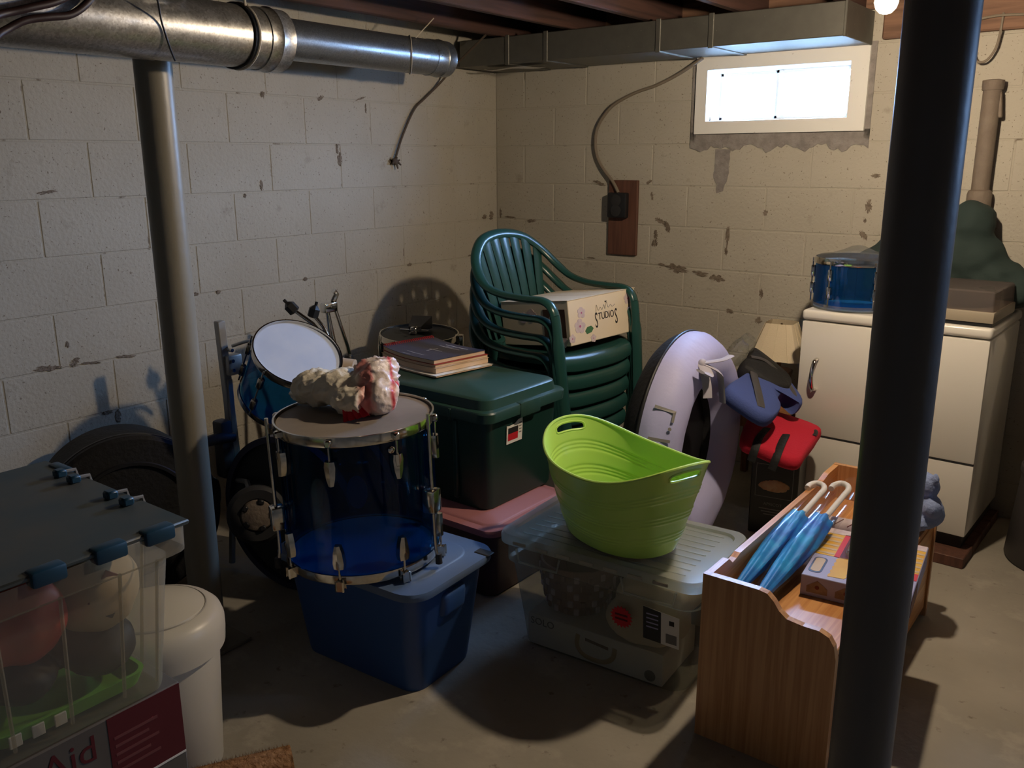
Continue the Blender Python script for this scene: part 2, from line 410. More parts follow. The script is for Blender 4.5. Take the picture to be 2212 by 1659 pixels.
def pad(outline, t, puff=.12, bend=0.0, n=7, m=4):
    """puffy cushion with the given outline"""
    pts = [Vector((x, y, 0)) for x, y in outline]; pts = smoothpts(pts, m, True)
    cx = sum(p.x for p in pts) / len(pts); cy = sum(p.y for p in pts) / len(pts); loops = []
    for i in range(n + 1):
        a = PI * i / n; s_ = 1 - puff * (1 - math.sin(a)); z = -t / 2 * math.cos(a)
        loops.append([(cx + (p.x - cx) * s_, cy + (p.y - cy) * s_, z) for p in pts])
    for s_, zz in ((.55, t * .12), (.2, t * .18)):
        loops.append([(cx + (p.x - cx) * s_ * (1 - puff), cy + (p.y - cy) * s_ * (1 - puff), t / 2 + zz) for p in pts])
    loops = [[(x, y, z - bend * x * x) for x, y, z in l] for l in loops]
    return MB().loft(loops)
# ================================================================== THE SETTING
RX, RY, CZ = 6.6, -7.0, 2.33
struct(MB().box(-.2, RX + .2, RY - .2, .3, -.15, 0).build('floor', 'concrete', smooth=False))
wl = struct(MB().box(-.22, 0, RY - .2, .3, -.1, CZ + .05).build('wall_left', 'joint', smooth=False))
WX0, WX1, WZ0, WZ1 = 1.285, 2.00, 1.665, 1.955     # window openings in the wall
def wall_with_holes():
    b = MB(); xs = [0, WX0, WX1, 4.885, 5.60, RX + .2]
    for i in (0, 2, 4): b.box(xs[i], xs[i + 1], 0, .22, -.1, CZ + .05)
    for i in (1, 3):
        b.box(xs[i], xs[i + 1], 0, .22, -.1, WZ0); b.box(xs[i], xs[i + 1], 0, .22, WZ1, CZ + .05)
    return b
wr_ = struct(wall_with_holes().build('wall_right', 'joint', smooth=False))
struct(MB().box(-.2, RX + .2, RY - .2, RY, -.1, CZ + .05).build('wall_back', 'paint', smooth=False))
struct(MB().box(RX, RX + .2, RY - .2, .3, -.1, CZ + .05).build('wall_far', 'paint', smooth=False))
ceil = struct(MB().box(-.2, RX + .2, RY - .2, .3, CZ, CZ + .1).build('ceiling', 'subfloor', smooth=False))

# concrete blocks, one object each
_bc = {}
def block_mesh(w, h):
    k = (round(w, 3), round(h, 3))
    if k not in _bc:
        b = MB(); p = .0024; g = .0032
        b.box(g, w - g, -p, .01, g, h - g, 0.0022, 1)
        me = bpy.data.meshes.new('block'); me.from_pydata(b.v, [], b.f); me.materials.append(M['paint'])
        _bc[k] = me
    return _bc[k]
ZJ = 1.992; BH = .2032; BL = .4064
def row_z(i):  # row i lies between joint i and i+1
    return ZJ - BH * (i + 1), ZJ - BH * i
for i in range(-1, 10):
    z0, z1 = row_z(i); z0 = max(z0, 0.0)
    if z1 - z0 < .03: continue
    # right wall
    s = -BL + (BH if i % 2 == 0 else 0.0)
    while s < 3.3:
        a, c = max(s, 0), s + BL; s += BL
        segs = [(a, c)]
        if i in (0, 1): segs = [(p, q) for p, q in ((a, min(c, 1.235)), (max(a, 2.068), c)) if q - p > .02]
        for p, q in segs:
            if q - p < .02: continue
            o = put('block', block_mesh(q - p, z1 - z0), wr_); o.location = (p, 0, z0)
    # left wall
    s = -BL + (.181 if i % 2 else .384) - BL
    while s < 3.6:
        a, c = max(s, 0), s + BL; s += BL
        if c - a < .02: continue
        o = put('block', block_mesh(c - a, z1 - z0), wl); o.location = (0, -c, z0); o.rotation_euler = (0, 0, PI / 2)

# bare patches where paint has flaked off the joints
def chip(wall, s, z, w, h, seed, mat='chip', ang=0.0, jag=.55):
    rnd = random.Random(seed); n = 26; poly = []
    for k in range(n):
        a = 2 * PI * k / n; rr = 1 - jag * rnd.random() * (1.3 if k % 2 else .5)
        x, y = .5 * w * math.cos(a) * rr, .5 * h * math.sin(a) * rr
        poly.append((x * math.cos(ang) - y * math.sin(ang), x * math.sin(ang) + y * math.cos(ang)))
    T = Matrix(((1, 0, 0, s), (0, 0, -1, -.0031), (0, 1, 0, z), (0, 0, 0, 1))) if wall is wr_ else \
        Matrix(((0, 0, 1, .0031), (1, 0, 0, -s), (0, 1, 0, z), (0, 0, 0, 1)))
    return MB().prism(poly, -.002, .0012).build('paint_chip', mat, wall, smooth=False, T=T)
for k, (s, z, w, h, a) in enumerate([
    (1.09, .982, .055, .02, -.1), (1.18, .968, .15, .05, -.12), (1.31, .952, .11, .03, -.1), (1.40, .935, .10, .04, -.1),
    (1.445, 1.145, .022, .13, 0), (1.442, 1.075, .02, .05, 0), (1.075, 1.205, .09, .03, -.4), (1.115, 1.175, .03, .07, .3),
    (1.05, 1.135, .03, .06, .1), (1.045, 1.09, .04, .05, -.3), (1.63, 1.265, .03, .035, 0), (1.635, .88, .025, .055, 0),
    (1.63, .745, .045, .04, .5), (1.48, .775, .05, .03, -.3), (2.10, 1.31, .035, .075, 0), (2.09, 1.245, .015, .025, 0),
    (2.09, 1.18, .03, .06, .6), (.70, 1.39, .10, .025, -.25), (.10, 1.19, .10, .014, -.05), (.255, 1.175, .08, .022, .1),
    (.66, .99, .07, .012, 0), (1.0, 1.40, .04, .02, .6), (1.02, 1.33, .02, .05, .2), (2.12, 1.44, .05, .022, 0),
    (1.32, 1.70, .012, .03, 0), (.03, 1.21, .02, .06, 0)]):
    chip(wr_, s, z, w, h, k, ang=a)
for k, (s, z, w, h, a) in enumerate([
    (.055, 1.20, .05, .06, 0), (.12, 1.195, .05, .03, .2), (.25, .985, .06, .012, 0), (1.20, 1.52, .035, .07, 0), (1.215, 1.565, .02, .05, 0),
    (.865, 1.51, .03, .04, 0), (1.30, 1.79, .05, .02, .5), (1.05, 1.80, .08, .01, .3), (1.02, 1.755, .012, .05, 0), (1.62, 1.79, .03, .03, 0),
    (1.66, 1.41, .02, .05, 0), (2.05, 1.17, .03, .015, 0), (2.03, .98, .04, .018, 0), (2.58, 1.41, .09, .015, .1), (2.74, 1.62, .05, .02, 0),
    (2.74, 1.75, .012, .14, .1), (2.72, 1.68, .05, .05, .2), (2.56, .79, .05, .03, .4), (2.50, .775, .09, .012, -.15), (2.36, .775, .10, .014, -.15),
    (2.66, .785, .12, .025, -.1), (2.58, .86, .018, .03, 0), (2.46, .57, .05, .02, 0), (2.42, .545, .025, .06, 0), (.75, .98, .04, .02, 0),
    (1.92, .975, .03, .02, 0), (1.45, .98, .03, .02, 0), (1.75, 1.37, .02, .02, 0)]):
    chip(wl, s, z, w, h, 100 + k, ang=a)
# cement patch under the window and its run down the wall
def jag_band(x0, x1, ztop, zb, seed, amp):
    rnd = random.Random(seed); n = 46
    poly = [(x0, ztop), (x1, ztop)] + [(x1 + (x0 - x1) * k / n, zb + amp * (rnd.random() - .5) + .012 * math.sin(k * .7)) for k in range(n + 1)]
    return MB().prism(poly, -.004, .0075)
TW = Matrix(((1, 0, 0, 0), (0, 0, -1, 0), (0, 1, 0, 0), (0, 0, 0, 1)))
jag_band(1.222, 2.075, 1.64, 1.563, 3, .022).build('cement_patch', 'cement', wr_, smooth=False, T=TW)
rnd = random.Random(5)
run = [(1.352 + .008 * rnd.random(), 1.56 - .02 * k) for k in range(8)] + [(1.365 + .01 * rnd.random(), 1.39 - .02 * k) for k in range(3)]
run2 = [(1.425 - .004 * k + .01 * rnd.random(), 1.335 + .02 * (k)) for k in range(0)]
right = [(1.438 - .012 * rnd.random() - .004 * max(0, k - 4), 1.56 - .022 * k) for k in range(10)]
MB().prism(run + right[::-1], -.004, .0055).build('cement_patch', 'cement', wr_, smooth=False, T=TW)
jag_band(1.222, 1.250, 2.0, 1.60, 8, .01).build('cement_patch', 'cement', wr_, smooth=False, T=TW)
jag_band(2.052, 2.075, 2.0, 1.60, 9, .01).build('cement_patch', 'cement', wr_, smooth=False, T=TW)

# windows: splayed white surround, sliding sashes and glass
def window(name, dx):
    b = MB()
    ox0, ox1, oz0, oz1 = 1.247 + dx, 2.052 + dx, 1.632, 1.985
    ix0, ix1, iz0, iz1 = 1.305 + dx, 1.975 + dx, 1.69, 1.925
    def ring(a, c, y0, y1, bb):
        (x0, x1, z0, z1), (X0, X1, Z0, Z1) = a, c
        A = [(x0, y0, z0), (x1, y0, z0), (x1, y0, z1), (x0, y0, z1)]; B = [(X0, y1, Z0), (X1, y1, Z0), (X1, y1, Z1), (X0, y1, Z1)]
        bb.loft([A, B], False, False)
    ring((ox0, ox1, oz0, oz1), (ox0, ox1, oz0, oz1), .02, -.022, b)
    ring((ox0, ox1, oz0, oz1), (ix0, ix1, iz0, iz1), -.022, -.022, b)
    ring((ix0, ix1, iz0, iz1), (ix0 + .01, ix1 - .01, iz0 + .01, iz1 - .01), -.022, .13, b)
    w = struct(b.build(name, 'white_frame', smooth=False))
    mid = (ix0 + ix1) / 2 - .02
    for x0, x1, y in ((ix0 + .008, mid + .02, .115), (mid - .02, ix1 - .008, .095)):
        f = MB()
        t = .015
        f.box(x0, x1, y, y + .018, iz0 + .008, iz0 + .008 + t, .002, 1); f.box(x0, x1, y, y + .018, iz1 - .008 - t, iz1 - .008, .002, 1)
        f.box(x0, x0 + t, y, y + .018, iz0 + .008, iz1 - .008, .002, 1); f.box(x1 - t, x1, y, y + .018, iz0 + .008, iz1 - .008, .002, 1)
        sa = f.build('sash', 'white_frame', w, smooth=False)
        MB().box(x0 + t - .002, x1 - t + .002, y + .007, y + .010, iz0 + t, iz1 - t).build('pane', 'glass', sa, smooth=False)
    return w
window('window_1', 0.0)
window('window_2', 3.60)

# corrugated window wells outside
for dx in (0.0, 3.60):
    pts = []
    for k in range(25):
        a = PI * k / 24; pts.append((1.65 + dx + .56 * math.cos(a), .22 + .62 * math.sin(a) ** .7))
    loops = []
    for i in range(28):
        z = 1.45 + .36 * i / 27; f = 1 + .012 * math.sin(i * 1.4)
        loops.append([(1.65 + dx + (x - 1.65 - dx) * f, y * f, z) for x, y in pts])
    struct(MB().loft(loops, False, False, closed=False).build('window_well', 'galv_light'))
    struct(MB().box(1.0 + dx, 2.3 + dx, .22, 1.0, 1.40, 1.47).build('window_well_gravel', 'gravel', smooth=False))

# joists, rim board, beam
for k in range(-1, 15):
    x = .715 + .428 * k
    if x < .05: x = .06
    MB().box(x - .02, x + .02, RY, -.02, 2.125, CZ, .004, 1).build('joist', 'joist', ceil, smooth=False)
struct(MB().box(2.10, 6.6, -.05, 0, 2.0, CZ, .006, 1).build('trim_1', 'sill_wood', smooth=False))
struct(MB().box(.3, 2.06, -.03, 0, 2.125, CZ, .006, 1).build('trim_2', 'sill_wood', smooth=False))

# steel support posts
def post(x, y, mat, label):
    t = thing('support_post', label, 'post', (x, y, 0), 0, 'steel support posts')
    prof = [(.0508, .012), (.0508, 2.105)]
    MB().lathe(prof, 40).build('shaft', mat, t)
    MB().box(-.10, .10, -.09, .09, 0, .012, .003, 1).build('base_plate', mat, t, smooth=False)
    MB().box(-.11, .11, -.08, .08, 2.105, 2.124, .003, 1).build('top_plate', mat, t, smooth=False)
    return t
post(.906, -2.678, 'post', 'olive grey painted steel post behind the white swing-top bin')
post(2.917, -2.692, 'post_backlit', 'backlit painted steel post closest to the camera, before the pine bench')

# ------------------------------------------------------------------ ducts
d = thing('rectangular_duct', 'long rectangular sheet metal duct along the wall above the window', 'duct', (0, 0, 0))
secs = [.06, .381, .617, 1.231, 1.485, 2.05]
for a, c in zip(secs[:-1], secs[1:]):
    MB().box(a + .004, c - .004, -.388, -.02, 1.984, 2.114, .003, 1).build('duct_section', 'duct', d, smooth=False)
for x in secs[1:-1]:
    b = MB(); b.box(x - .012, x + .012, -.394, -.386, 1.978, 2.12, .002, 1); b.box(x - .012, x + .012, -.39, -.02, 1.978, 1.986, .002, 1)
    b.build('seam_cleat', 'duct', d, smooth=False)
MB().box(2.046, 2.056, -.39, -.02, 1.982, 2.116, .002, 1).build('end_cap', 'duct', d, smooth=False)

d = thing('round_duct', 'wide bright galvanised round duct crossing the top left corner', 'duct', (1.08, 0, 1.848))
def pipe(y0, y1, r, name, mat, bead=None, thick=.0):
    b = MB(); prof = [(r, 0), (r, y1 - y0)]
    if bead:
        prof = [(r, 0), (r, bead - .006), (r + .004, bead), (r, bead + .006), (r, y1 - y0)]
    return b.lathe(prof, 48, T=Matrix.Translation((0, y0, 0)) @ Matrix.Rotation(-PI / 2, 4, 'X')).build(name, mat, d)
pipe(-3.9, -2.78, .083, 'pipe_section', 'galv'); pipe(-2.80, -2.455, .0815, 'pipe_section', 'galv')
pipe(-2.465, -2.385, .0845, 'pipe_collar', 'galv', bead=.035)
def hoop(y, r, rr, mat, tilt=0.0, name='hanger_strap', up=None):
    pts = [(r * math.cos(a), y + tilt * math.cos(a), r * math.sin(a)) for a in [2 * PI * k / 40 for k in range(40)]]
    b = MB().tube(pts, rr, 6, closed=True)
    if up: b.tube([(r * .5, y, r * .86), up], rr, 6)
    b.build(name, mat, d)
hoop(-2.52, .0855, .0035, 'string', .01, up=(.03, -2.52, .27)); hoop(-2.535, .0845, .003, 'black', .012)
d = thing('round_duct', 'thinner round galvanised duct close to the left wall, its end near the corner', 'duct', (.38, 0, 1.966))
pipe(-3.6, -2.2, .078, 'pipe_section', 'galv_shaded'); pipe(-2.22, -.98, .0765, 'pipe_section', 'galv_shaded'); pipe(-.99, -.865, .0790, 'pipe_collar', 'galv_shaded', bead=.07)
hoop(-1.10, .080, .0025, 'string', -.07, up=(.05, -.99, .16))

# things lying on and hanging over the pipe
p = thing('foil_bundle', 'crumpled silvery plastic bundle resting on top of the galvanised pipe', 'bundle', (1.08, -2.83, 1.848))
me = blob([((0, 0, .125), (.085, .13, .038), (0, 0, 0)), ((.075, .0, .085), (.035, .125, .062), (0, .3, 0)), ((.07, .09, .10), (.035, .06, .05), (0, .3, 0)), ((.09, -.06, .09), (.03, .07, .045), (0, .3, 0))], .008, (16, .008), 3, wr=(34, 34, .010))
meshobj('wrapping', me, 'film', p)
me = blob([((0, 0, .118), (.06, .10, .028), (0, 0, 0)), ((.075, .0, .09), (.022, .095, .045), (0, .3, 0))], .010, (22, .010), 3)
meshobj('filling', me, 'steel', p)
for k, (pts, r) in enumerate([([(1.33, -3.9, 1.74), (1.29, -3.5, 1.725), (1.24, -3.28, 1.74), (1.195, -3.195, 1.781), (1.19, -3.144, 1.809), (1.19, -3.093, 1.822), (1.188, -3.041, 1.833), (1.185, -3.0, 1.86), (1.18, -2.97, 1.895), (1.18, -2.93, 1.98), (1.18, -2.9, 2.10)], .0085),
                              ([(1.34, -3.9, 1.79), (1.30, -3.5, 1.78), (1.24, -3.28, 1.79), (1.20, -3.19, 1.817), (1.198, -3.131, 1.836), (1.195, -3.07, 1.857), (1.19, -3.03, 1.885), (1.19, -2.99, 1.96), (1.19, -2.96, 2.10)], .0085)]):
    tag(MB().tube(smoothpts(pts, 8), r, 10).build('hose', 'cable_red'), ('thick dark hose sagging across the front of the galvanised pipe', 'second dark hose running above the sagging one at the pipe')[k], 'hose', 'dark hoses at the pipe')
tag(MB().tube(smoothpts([(1.20, -2.86, 1.96), (1.205, -2.835, 1.895), (1.172, -2.807, 1.848), (1.155, -2.78, 1.79), (1.132, -2.754, 1.763)], 6), .0024, 6).build('wire', 'black'), 'thin black wire slanting down the front of the large pipe', 'wire')
w = thing('loose_cable', 'old cable dangling down the left wall to a frayed end', 'cable', (0, 0, 0))
cp = smoothpts([(.30, -.46, 2.12), (.12, -.48, 1.99), (.035, -.515, 1.90), (.02, -.62, 1.82), (.018, -.70, 1.76), (.018, -.79, 1.63), (.02, -.845, 1.525)], 6)
MB().tube(cp, .0058, 8).build('cord', 'cable_dark', w)
b = MB()
for a, l in ((-1.2, .03), (-.3, .035), (.5, .03), (1.3, .03), (2.4, .03), (3.3, .025)):
    b.tube([(.02, -.848, 1.52), (.024, -.85 + l * math.cos(a) * .6, 1.505 + l * .3 * math.sin(a)), (.028, -.85 + l * math.cos(a), 1.50 + l * math.sin(a))], [.007, .006, .004], 6)
b.ball((.02, -.85, 1.508), (.014, .016, .018)); b.build('frayed_end', 'cable_dark', w)

# outlet on a board with its feed cable
o = thing('outlet_board', 'brown wooden board on the block wall carrying a black outlet box', 'outlet', (.862, 0, 1.02))
MB().box(-.09, .083, -.022, -.003, 0, .388, .003, 1).build('board', 'brown_board', o, smooth=False)
bx = MB().box(-.076, .036, -.062, -.022, .195, .325, .008, 2).build('outlet_box', 'black', o)
MB().lathe([(.03, 0), (.03, .006), (.02, .008)], 24, T=aim((-.02, -.062, .285), (0, -1, 0))).build('socket', 'dark', bx)
MB().lathe([(.03, 0), (.03, .006), (.02, .008)], 24, T=aim((-.02, -.062, .232), (0, -1, 0))).build('socket', 'dark', bx)
tag(MB().tube(smoothpts([(.838, -.035, 1.345), (.80, -.03, 1.40), (.735, -.024, 1.465), (.695, -.022, 1.53), (.682, -.022, 1.60), (.692, -.022, 1.67), (.735, -.024, 1.735), (.80, -.026, 1.79), (.92, -.028, 1.84), (1.04, -.03, 1.87), (1.16, -.035, 1.915), (1.29, -.05, 1.978)], 5), .0085, 8)
    .build('feed_cable', 'cable'), 'grey cable curving down the block wall from the duct to the outlet', 'cable')
# iron pipe on the wall, right
o = thing('wall_pipe', 'brown iron pipe standing against the wall above the green fabric pile', 'pipe', (2.545, -.055, 1.0))
MB().lathe([(.034, 0), (.034, .80)], 24).build('shaft', 'grey_iron', o)
MB().lathe([(.034, .28), (.047, .285), (.047, .37), (.043, .385), (.034, .39)], 24).build('hub', 'grey_iron', o)
MB().lathe([(.038, .775), (.04, .79), (.04, .812), (.026, .815), (.026, .805)], 24).build('rim', 'grey_iron', o)
MB().box(.026, .042, -.012, .012, .66, .76, .004, 1, T=Matrix.Rotation(-.12, 4, 'Y') @ Matrix.Translation((.085, 0, 0))).build('clip', 'grey_iron', o)
tag(MB().tube(smoothpts([(2.465, -.06, 2.07), (2.455, -.07, 1.99), (2.46, -.07, 1.92), (2.48, -.07, 1.885), (2.51, -.06, 1.888), (2.535, -.05, 1.93), (2.545, -.05, 1.99), (2.55, -.06, 2.06)], 6), .0048, 8)
    .build('cable_loop', 'cable'), 'pale cable hanging in a loop at the top right of the wall', 'cable')
tag(MB().tube(smoothpts([(2.20, -.06, 2.02), (2.3, -.08, 1.985), (2.42, -.07, 2.03), (2.55, -.07, 2.05), (2.8, -.07, 2.03)], 6), .005, 8)
    .build('wire', 'cable'), 'thin brown cable strung along the wood sill beside the bulb', 'wire')
pw = thing('paper_scrap', 'pale paper scrap hanging under the duct near the corner', 'paper', (.36, -.30, 1.972), rad(8))
lo = [[(x, -.045 + .012 * math.sin(i * 1.7), -.004 - .006 * math.sin(i * .9)), (x, .045, -.002 - .004 * math.cos(i))] for i, x in enumerate([-.16 + .04 * j for j in range(9)])]
MB().loft(lo, False, False, closed=False).loft([[(x, y, z + .0015) for x, y, z in l] for l in lo], False, False, closed=False).build('sheet', 'paper', pw)
# bare bulb in a porcelain holder under the joists
o = thing('light_bulb', 'lit bare bulb at the top edge beside the backlit post', 'bulb', (2.492, -1.44, 1.93))
MB().lathe([(.004, -.031), (.016, -.027), (.026, -.016), (.031, 0), (.028, .014), (.020, .028), (.0145, .042), (.0135, .05)], 24).build('glass_envelope', 'bulb', o)
MB().lathe([(.0135, .05), (.0145, .052), (.0145, .075), (.025, .08), (.032, .10), (.032, .115)], 24).build('socket', 'white_frame', o)
MB().lathe([(.05, .115), (.055, .12), (.055, .225)], 24).build('holder_box', 'steel', o)
tag(MB().tube(smoothpts([(2.48, -1.40, 2.11), (2.45, -1.3, 2.10), (2.40, -1.1, 2.09), (2.38, -.6, 2.09), (2.36, -.1, 2.08)], 6), .006, 8).build('lamp_cable', 'cable'), 'cable running along the joists from the bulb holder to the wall', 'cable')
# ================================================================== THE THINGS
# ------------------------------------------------------------------ clothes dryer and what stands on it
pl = thing('wooden_platform', 'low wooden board platform on the floor under the white dryer', 'platform', (2.394, -.31, 0), rad(-2.1))
for k in range(4):
    MB().box(-.36, .368, -.33 + .155 * k, -.182 + .155 * k, 0, .043, .003, 1).build('plank', 'brown_board', pl, smooth=False)
dr = thing('clothes_dryer', 'white enamel clothes dryer with chrome door handle against the wall', 'dryer', (2.394, -.30, .044), rad(-2.1))
MB().box(-.349, .349, -.262, .27, .055, .828, .008, 2).build('cabinet', 'white_enamel', dr)
MB().box(-.335, .335, -.245, .26, 0, .056, .002, 1).build('kick_plate', 'black', dr, smooth=False)
MB().box(-.353, .353, -.276, .272, .832, .873, .014, 4).build('lid', 'white_enamel', dr)
MB().box(-.349, .349, -.274, -.262, .352, .827, .006, 2).build('door_panel', 'white_enamel', dr)
MB().box(-.349, .349, -.274, -.262, .057, .347, .006, 2).build('lower_panel', 'white_enamel', dr)
MB().box(-.347, .347, -.2735, -.2635, .3465, .3525).build('panel_gap', 'dark', dr, smooth=False)
h = MB().tube(smoothpts([(-.275, -.274, .675), (-.277, -.30, .665), (-.279, -.315, .61), (-.277, -.30, .555), (-.275, -.274, .545)], 6), .0085, 10, flat=.7).build('door_handle', 'chrome', dr)

def lug(mb, r, zc, a, l=.045, dirn=1):
    T = Matrix.Rotation(a, 4, 'Z') @ Matrix.Translation((r, 0, zc))
    mb.box(-.002, .018, -.009, .009, -l / 2, l / 2, .006, 2, T=T)
def hoopmesh(r, z, w=.011, t=.004, seg=64):
    p = [(r + t, z - w), (r + t + .002, z - w * .6), (r + t, z + w), (r + t * .2, z + w), (r + t * .2, z - w)]
    return MB().lathe(p + [p[0]], seg, cap0=False, cap1=False)

t = thing('small_tom_drum', 'small blue acrylic tom drum with clear domed head standing on the dryer', 'drum', (2.185, -.395, .9172))
R = .160
MB().lathe([(R, .012), (R, .19), (R - .004, .19), (R - .004, .012)], 64, cap0=False, cap1=False).build('shell', 'acrylic', t)
hoopmesh(R, .012).build('hoop', 'clear', t); hoopmesh(R, .196, .013).build('hoop', 'chrome', t)
MB().lathe([(R - .001, .006), (.001, .007)], 48, cap0=False).build('drum_head', 'head_white', t)
MB().lathe([(R, .206), (R - .01, .214), (.11, .219), (.06, .236), (.025, .252), (.001, .256)], 48, cap0=False).build('domed_cover', 'clear', t)
for k in range(6):
    b = MB(); a = -1.9 + PI / 3 * k; lug(b, R, .075, a, .05); lug(b, R, .145, a, .05)
    T = Matrix.Rotation(a, 4, 'Z'); b.cyl((R + .012, 0, .02), (R + .012, 0, .2), .003, seg=8, T=T)
    b.build('lug', 'chrome', t)

o = thing('record_player', 'record player with smoked dust cover on the right end of the dryer', 'turntable', (2.555, -.385, .917), rad(-3))
MB().box(-.185, .185, -.175, .175, .014, .055, .004, 2).build('plinth', 'beige', o)
for x in (-.15, .15):
    for y in (-.14, .14): MB().cyl((x, y, 0), (x, y, .016), .02, seg=16).build('foot', 'dark', o)
MB().box(-.18, .18, -.17, .17, .001, .013).build('base', 'black', o, smooth=False)
cv = MB(); 
cv.loft([rr3(.36, .335, .008, .056, 3), rr3(.355, .33, .008, .124, 3), rr3(.343, .318, .006, .130, 3)], False, True)
cv.build('dust_cover', 'smoke', o)
MB().lathe([(.14, .055), (.145, .058), (.145, .066), (.135, .068)], 40).build('platter', 'dark', o)
MB().tube(smoothpts([(.145, .12, .085), (.14, .05, .088), (.12, -.05, .08), (.09, -.09, .072)], 5), .004, 8).build('tone_arm', 'chrome', o)

me = blob([((2.22, -.145, 1.03), (.15, .10, .13), (0, 0, 0)), ((2.32, -.135, 1.08), (.16, .10, .15), (0, .3, 0)), ((2.45, -.13, 1.10), (.16, .1, .17), (0, 0, 0)),
           ((2.54, -.125, 1.25), (.095, .09, .10), (0, .2, 0)), ((2.58, -.12, 1.11), (.11, .09, .12), (0, 0, 0)), ((2.66, -.13, 1.03), (.13, .10, .10), (0, .25, 0)),
           ((2.735, -.14, 1.00), (.085, .10, .08), (0, .1, 0))], .014, (7, .012), 4, wr=(9, 16, .022))
for v in me.vertices:
    if v.co.z < .925: v.co.z = .925 + (v.co.z - .925) * .02
    if v.co.y > -.012: v.co.y = -.012
tag(meshobj('sleeping_bag', me, 'bag_green'), 'dark green fabric sleeping bag heaped at the back of the dryer', 'sleeping bag')

# ------------------------------------------------------------------ bedside table and lamp in the corner beside the dryer
o = thing('side_table', 'small brown wooden table in the shadow below the lamp', 'table', (1.80, -.26, 0))
MB().box(-.17, .18, -.17, .17, .40, .425, .004, 2).build('table_top', 'oak', o)
for x in (-.15, .16):
    for y in (-.15, .15): MB().box(x - .016, x + .016, y - .016, y + .016, 0, .40, .003, 1).build('leg', 'oak', o)
MB().box(-.14, .15, -.165, -.15, .33, .40, .002, 1).build('apron', 'oak', o)
la = thing('table_lamp', 'table lamp with cream square shade beside the dryer', 'lamp', (1.845, -.27, .4255), rad(6))
def sq(w, z): return [(x, y, z) for x, y in rrect(w, w, w * .18, 2)]
MB().loft([sq(.125, .375), sq(.235, .215)], False, False).build('shade', 'shade', la)
b = MB()
for k in range(4):
    T = Matrix.Rotation(k * PI / 2, 4, 'Z')
    for x in (-.035, 0, .035): b.tube([(x, -.064, .375), (x * 1.9, -.119, .215)], .0018, 5, T=T)
b.build('shade_ribs', 'shade', la)
MB().lathe([(.075, 0), (.078, .01), (.07, .02), (.068, .12), (.074, .135), (.074, .15), (.05, .16), (.012, .17), (.010, .22)], 4, T=Matrix.Rotation(PI / 4, 4, 'Z')).build('base', 'oak', la, ang=20)
MB().cyl((0, 0, .21), (0, 0, .37), .005, seg=10).build('stem', 'chrome', la)

# ------------------------------------------------------------------ inflatable tube, vests, carton
tb = thing('towable_tube', 'big lilac and black inflatable ring standing upright behind the clear tote', 'tube', (1.80, -1.125, .4405), 0, rot=(0, 0, rad(5)))
R, r = .33, .11
def torus_part(a0, a1, rs=1.0, seg=72, n=20, name='cover', mat='lilac', wob=.0):
    loops = []
    for i in range(n + 1):
        f = a0 + (a1 - a0) * i / n; l = []
        for k in range(seg):
            th = 2 * PI * k / seg
            rr = r * rs * (1 + wob * noise.noise(Vector((3 * math.cos(th), 3 * math.sin(th), f * 2))))
            q = R + rr * math.cos(f); l.append((rr * math.sin(f), q * math.cos(th), q * math.sin(th)))
        loops.append(l)
    return MB().loft(loops, False, False).build(name, mat, tb, ang=60)
torus_part(rad(-8), rad(165), 1.0, name='cover', mat='lilac', wob=.05)
torus_part(rad(165), rad(352), .985, name='underside', mat='black_cloth', wob=.02)
MB().lathe([(.225, 0), (.12, -.012), (.001, -.014)], 48, T=Matrix.Translation((.0, 0, 0)) @ Matrix.Rotation(PI / 2, 4, 'Y')).build('seat_floor', 'black', tb)
MB().tube([(r * math.sin(rad(-8)) * 1.01, (R + r * math.cos(rad(-8)) * 1.01) * math.cos(2 * PI * k / 72), (R + r * math.cos(rad(-8)) * 1.01) * math.sin(2 * PI * k / 72)) for k in range(72)], .006, 8, closed=True).build('piping', 'black', tb)
b = MB().box(-.001, .001, -.028, .028, -.095, .095, .0008, 1, T=Matrix.Translation((-.012, -.15, .05)) @ Matrix.Rotation(.12, 4, 'X'))
b.build('care_label', 'paper', tb)
# strap bow near the top
b = MB()
for pts, w in (([(.10, -.12, .36), (.14, -.16, .33), (.13, -.21, .35)], .022), ([(.10, -.12, .36), (.15, -.09, .33), (.15, -.05, .29), (.16, -.04, .20)], .02),
               ([(.10, -.12, .36), (.13, -.14, .29), (.14, -.15, .24)], .02), ([(.10, -.12, .36), (.16, -.08, .37), (.18, -.04, .38)], .018)):
    b.tube(smoothpts(pts, 5), w, 8, flat=.25)
b.ball((.102, -.12, .357), (.016, .02, .018)); b.build('tow_strap', 'lilac_grey', tb)
# large serif letters along the lilac cover, reading up the side
def on_tube(th, f, rs=1.035):
    q = R + r * rs * math.cos(f); return Vector((r * rs * math.sin(f), q * math.cos(th), q * math.sin(th)))
def tube_text(s, th, f, size):
    o = lettering('lettering', s, size, 'ink_grey', tb, Matrix(), .0006)
    for v in o.data.vertices:   # wrap the print onto the cover: reading down the ring, letter tops towards the hole
        p = on_tube(th + v.co.x / (R + r * .8), f - v.co.y / r, 1.062 + v.co.z)
        v.co = p
    return o
tube_text('L', rad(148), rad(36), .11); tube_text('.', rad(155), rad(34), .11); tube_text('1', rad(161), rad(36), .11)

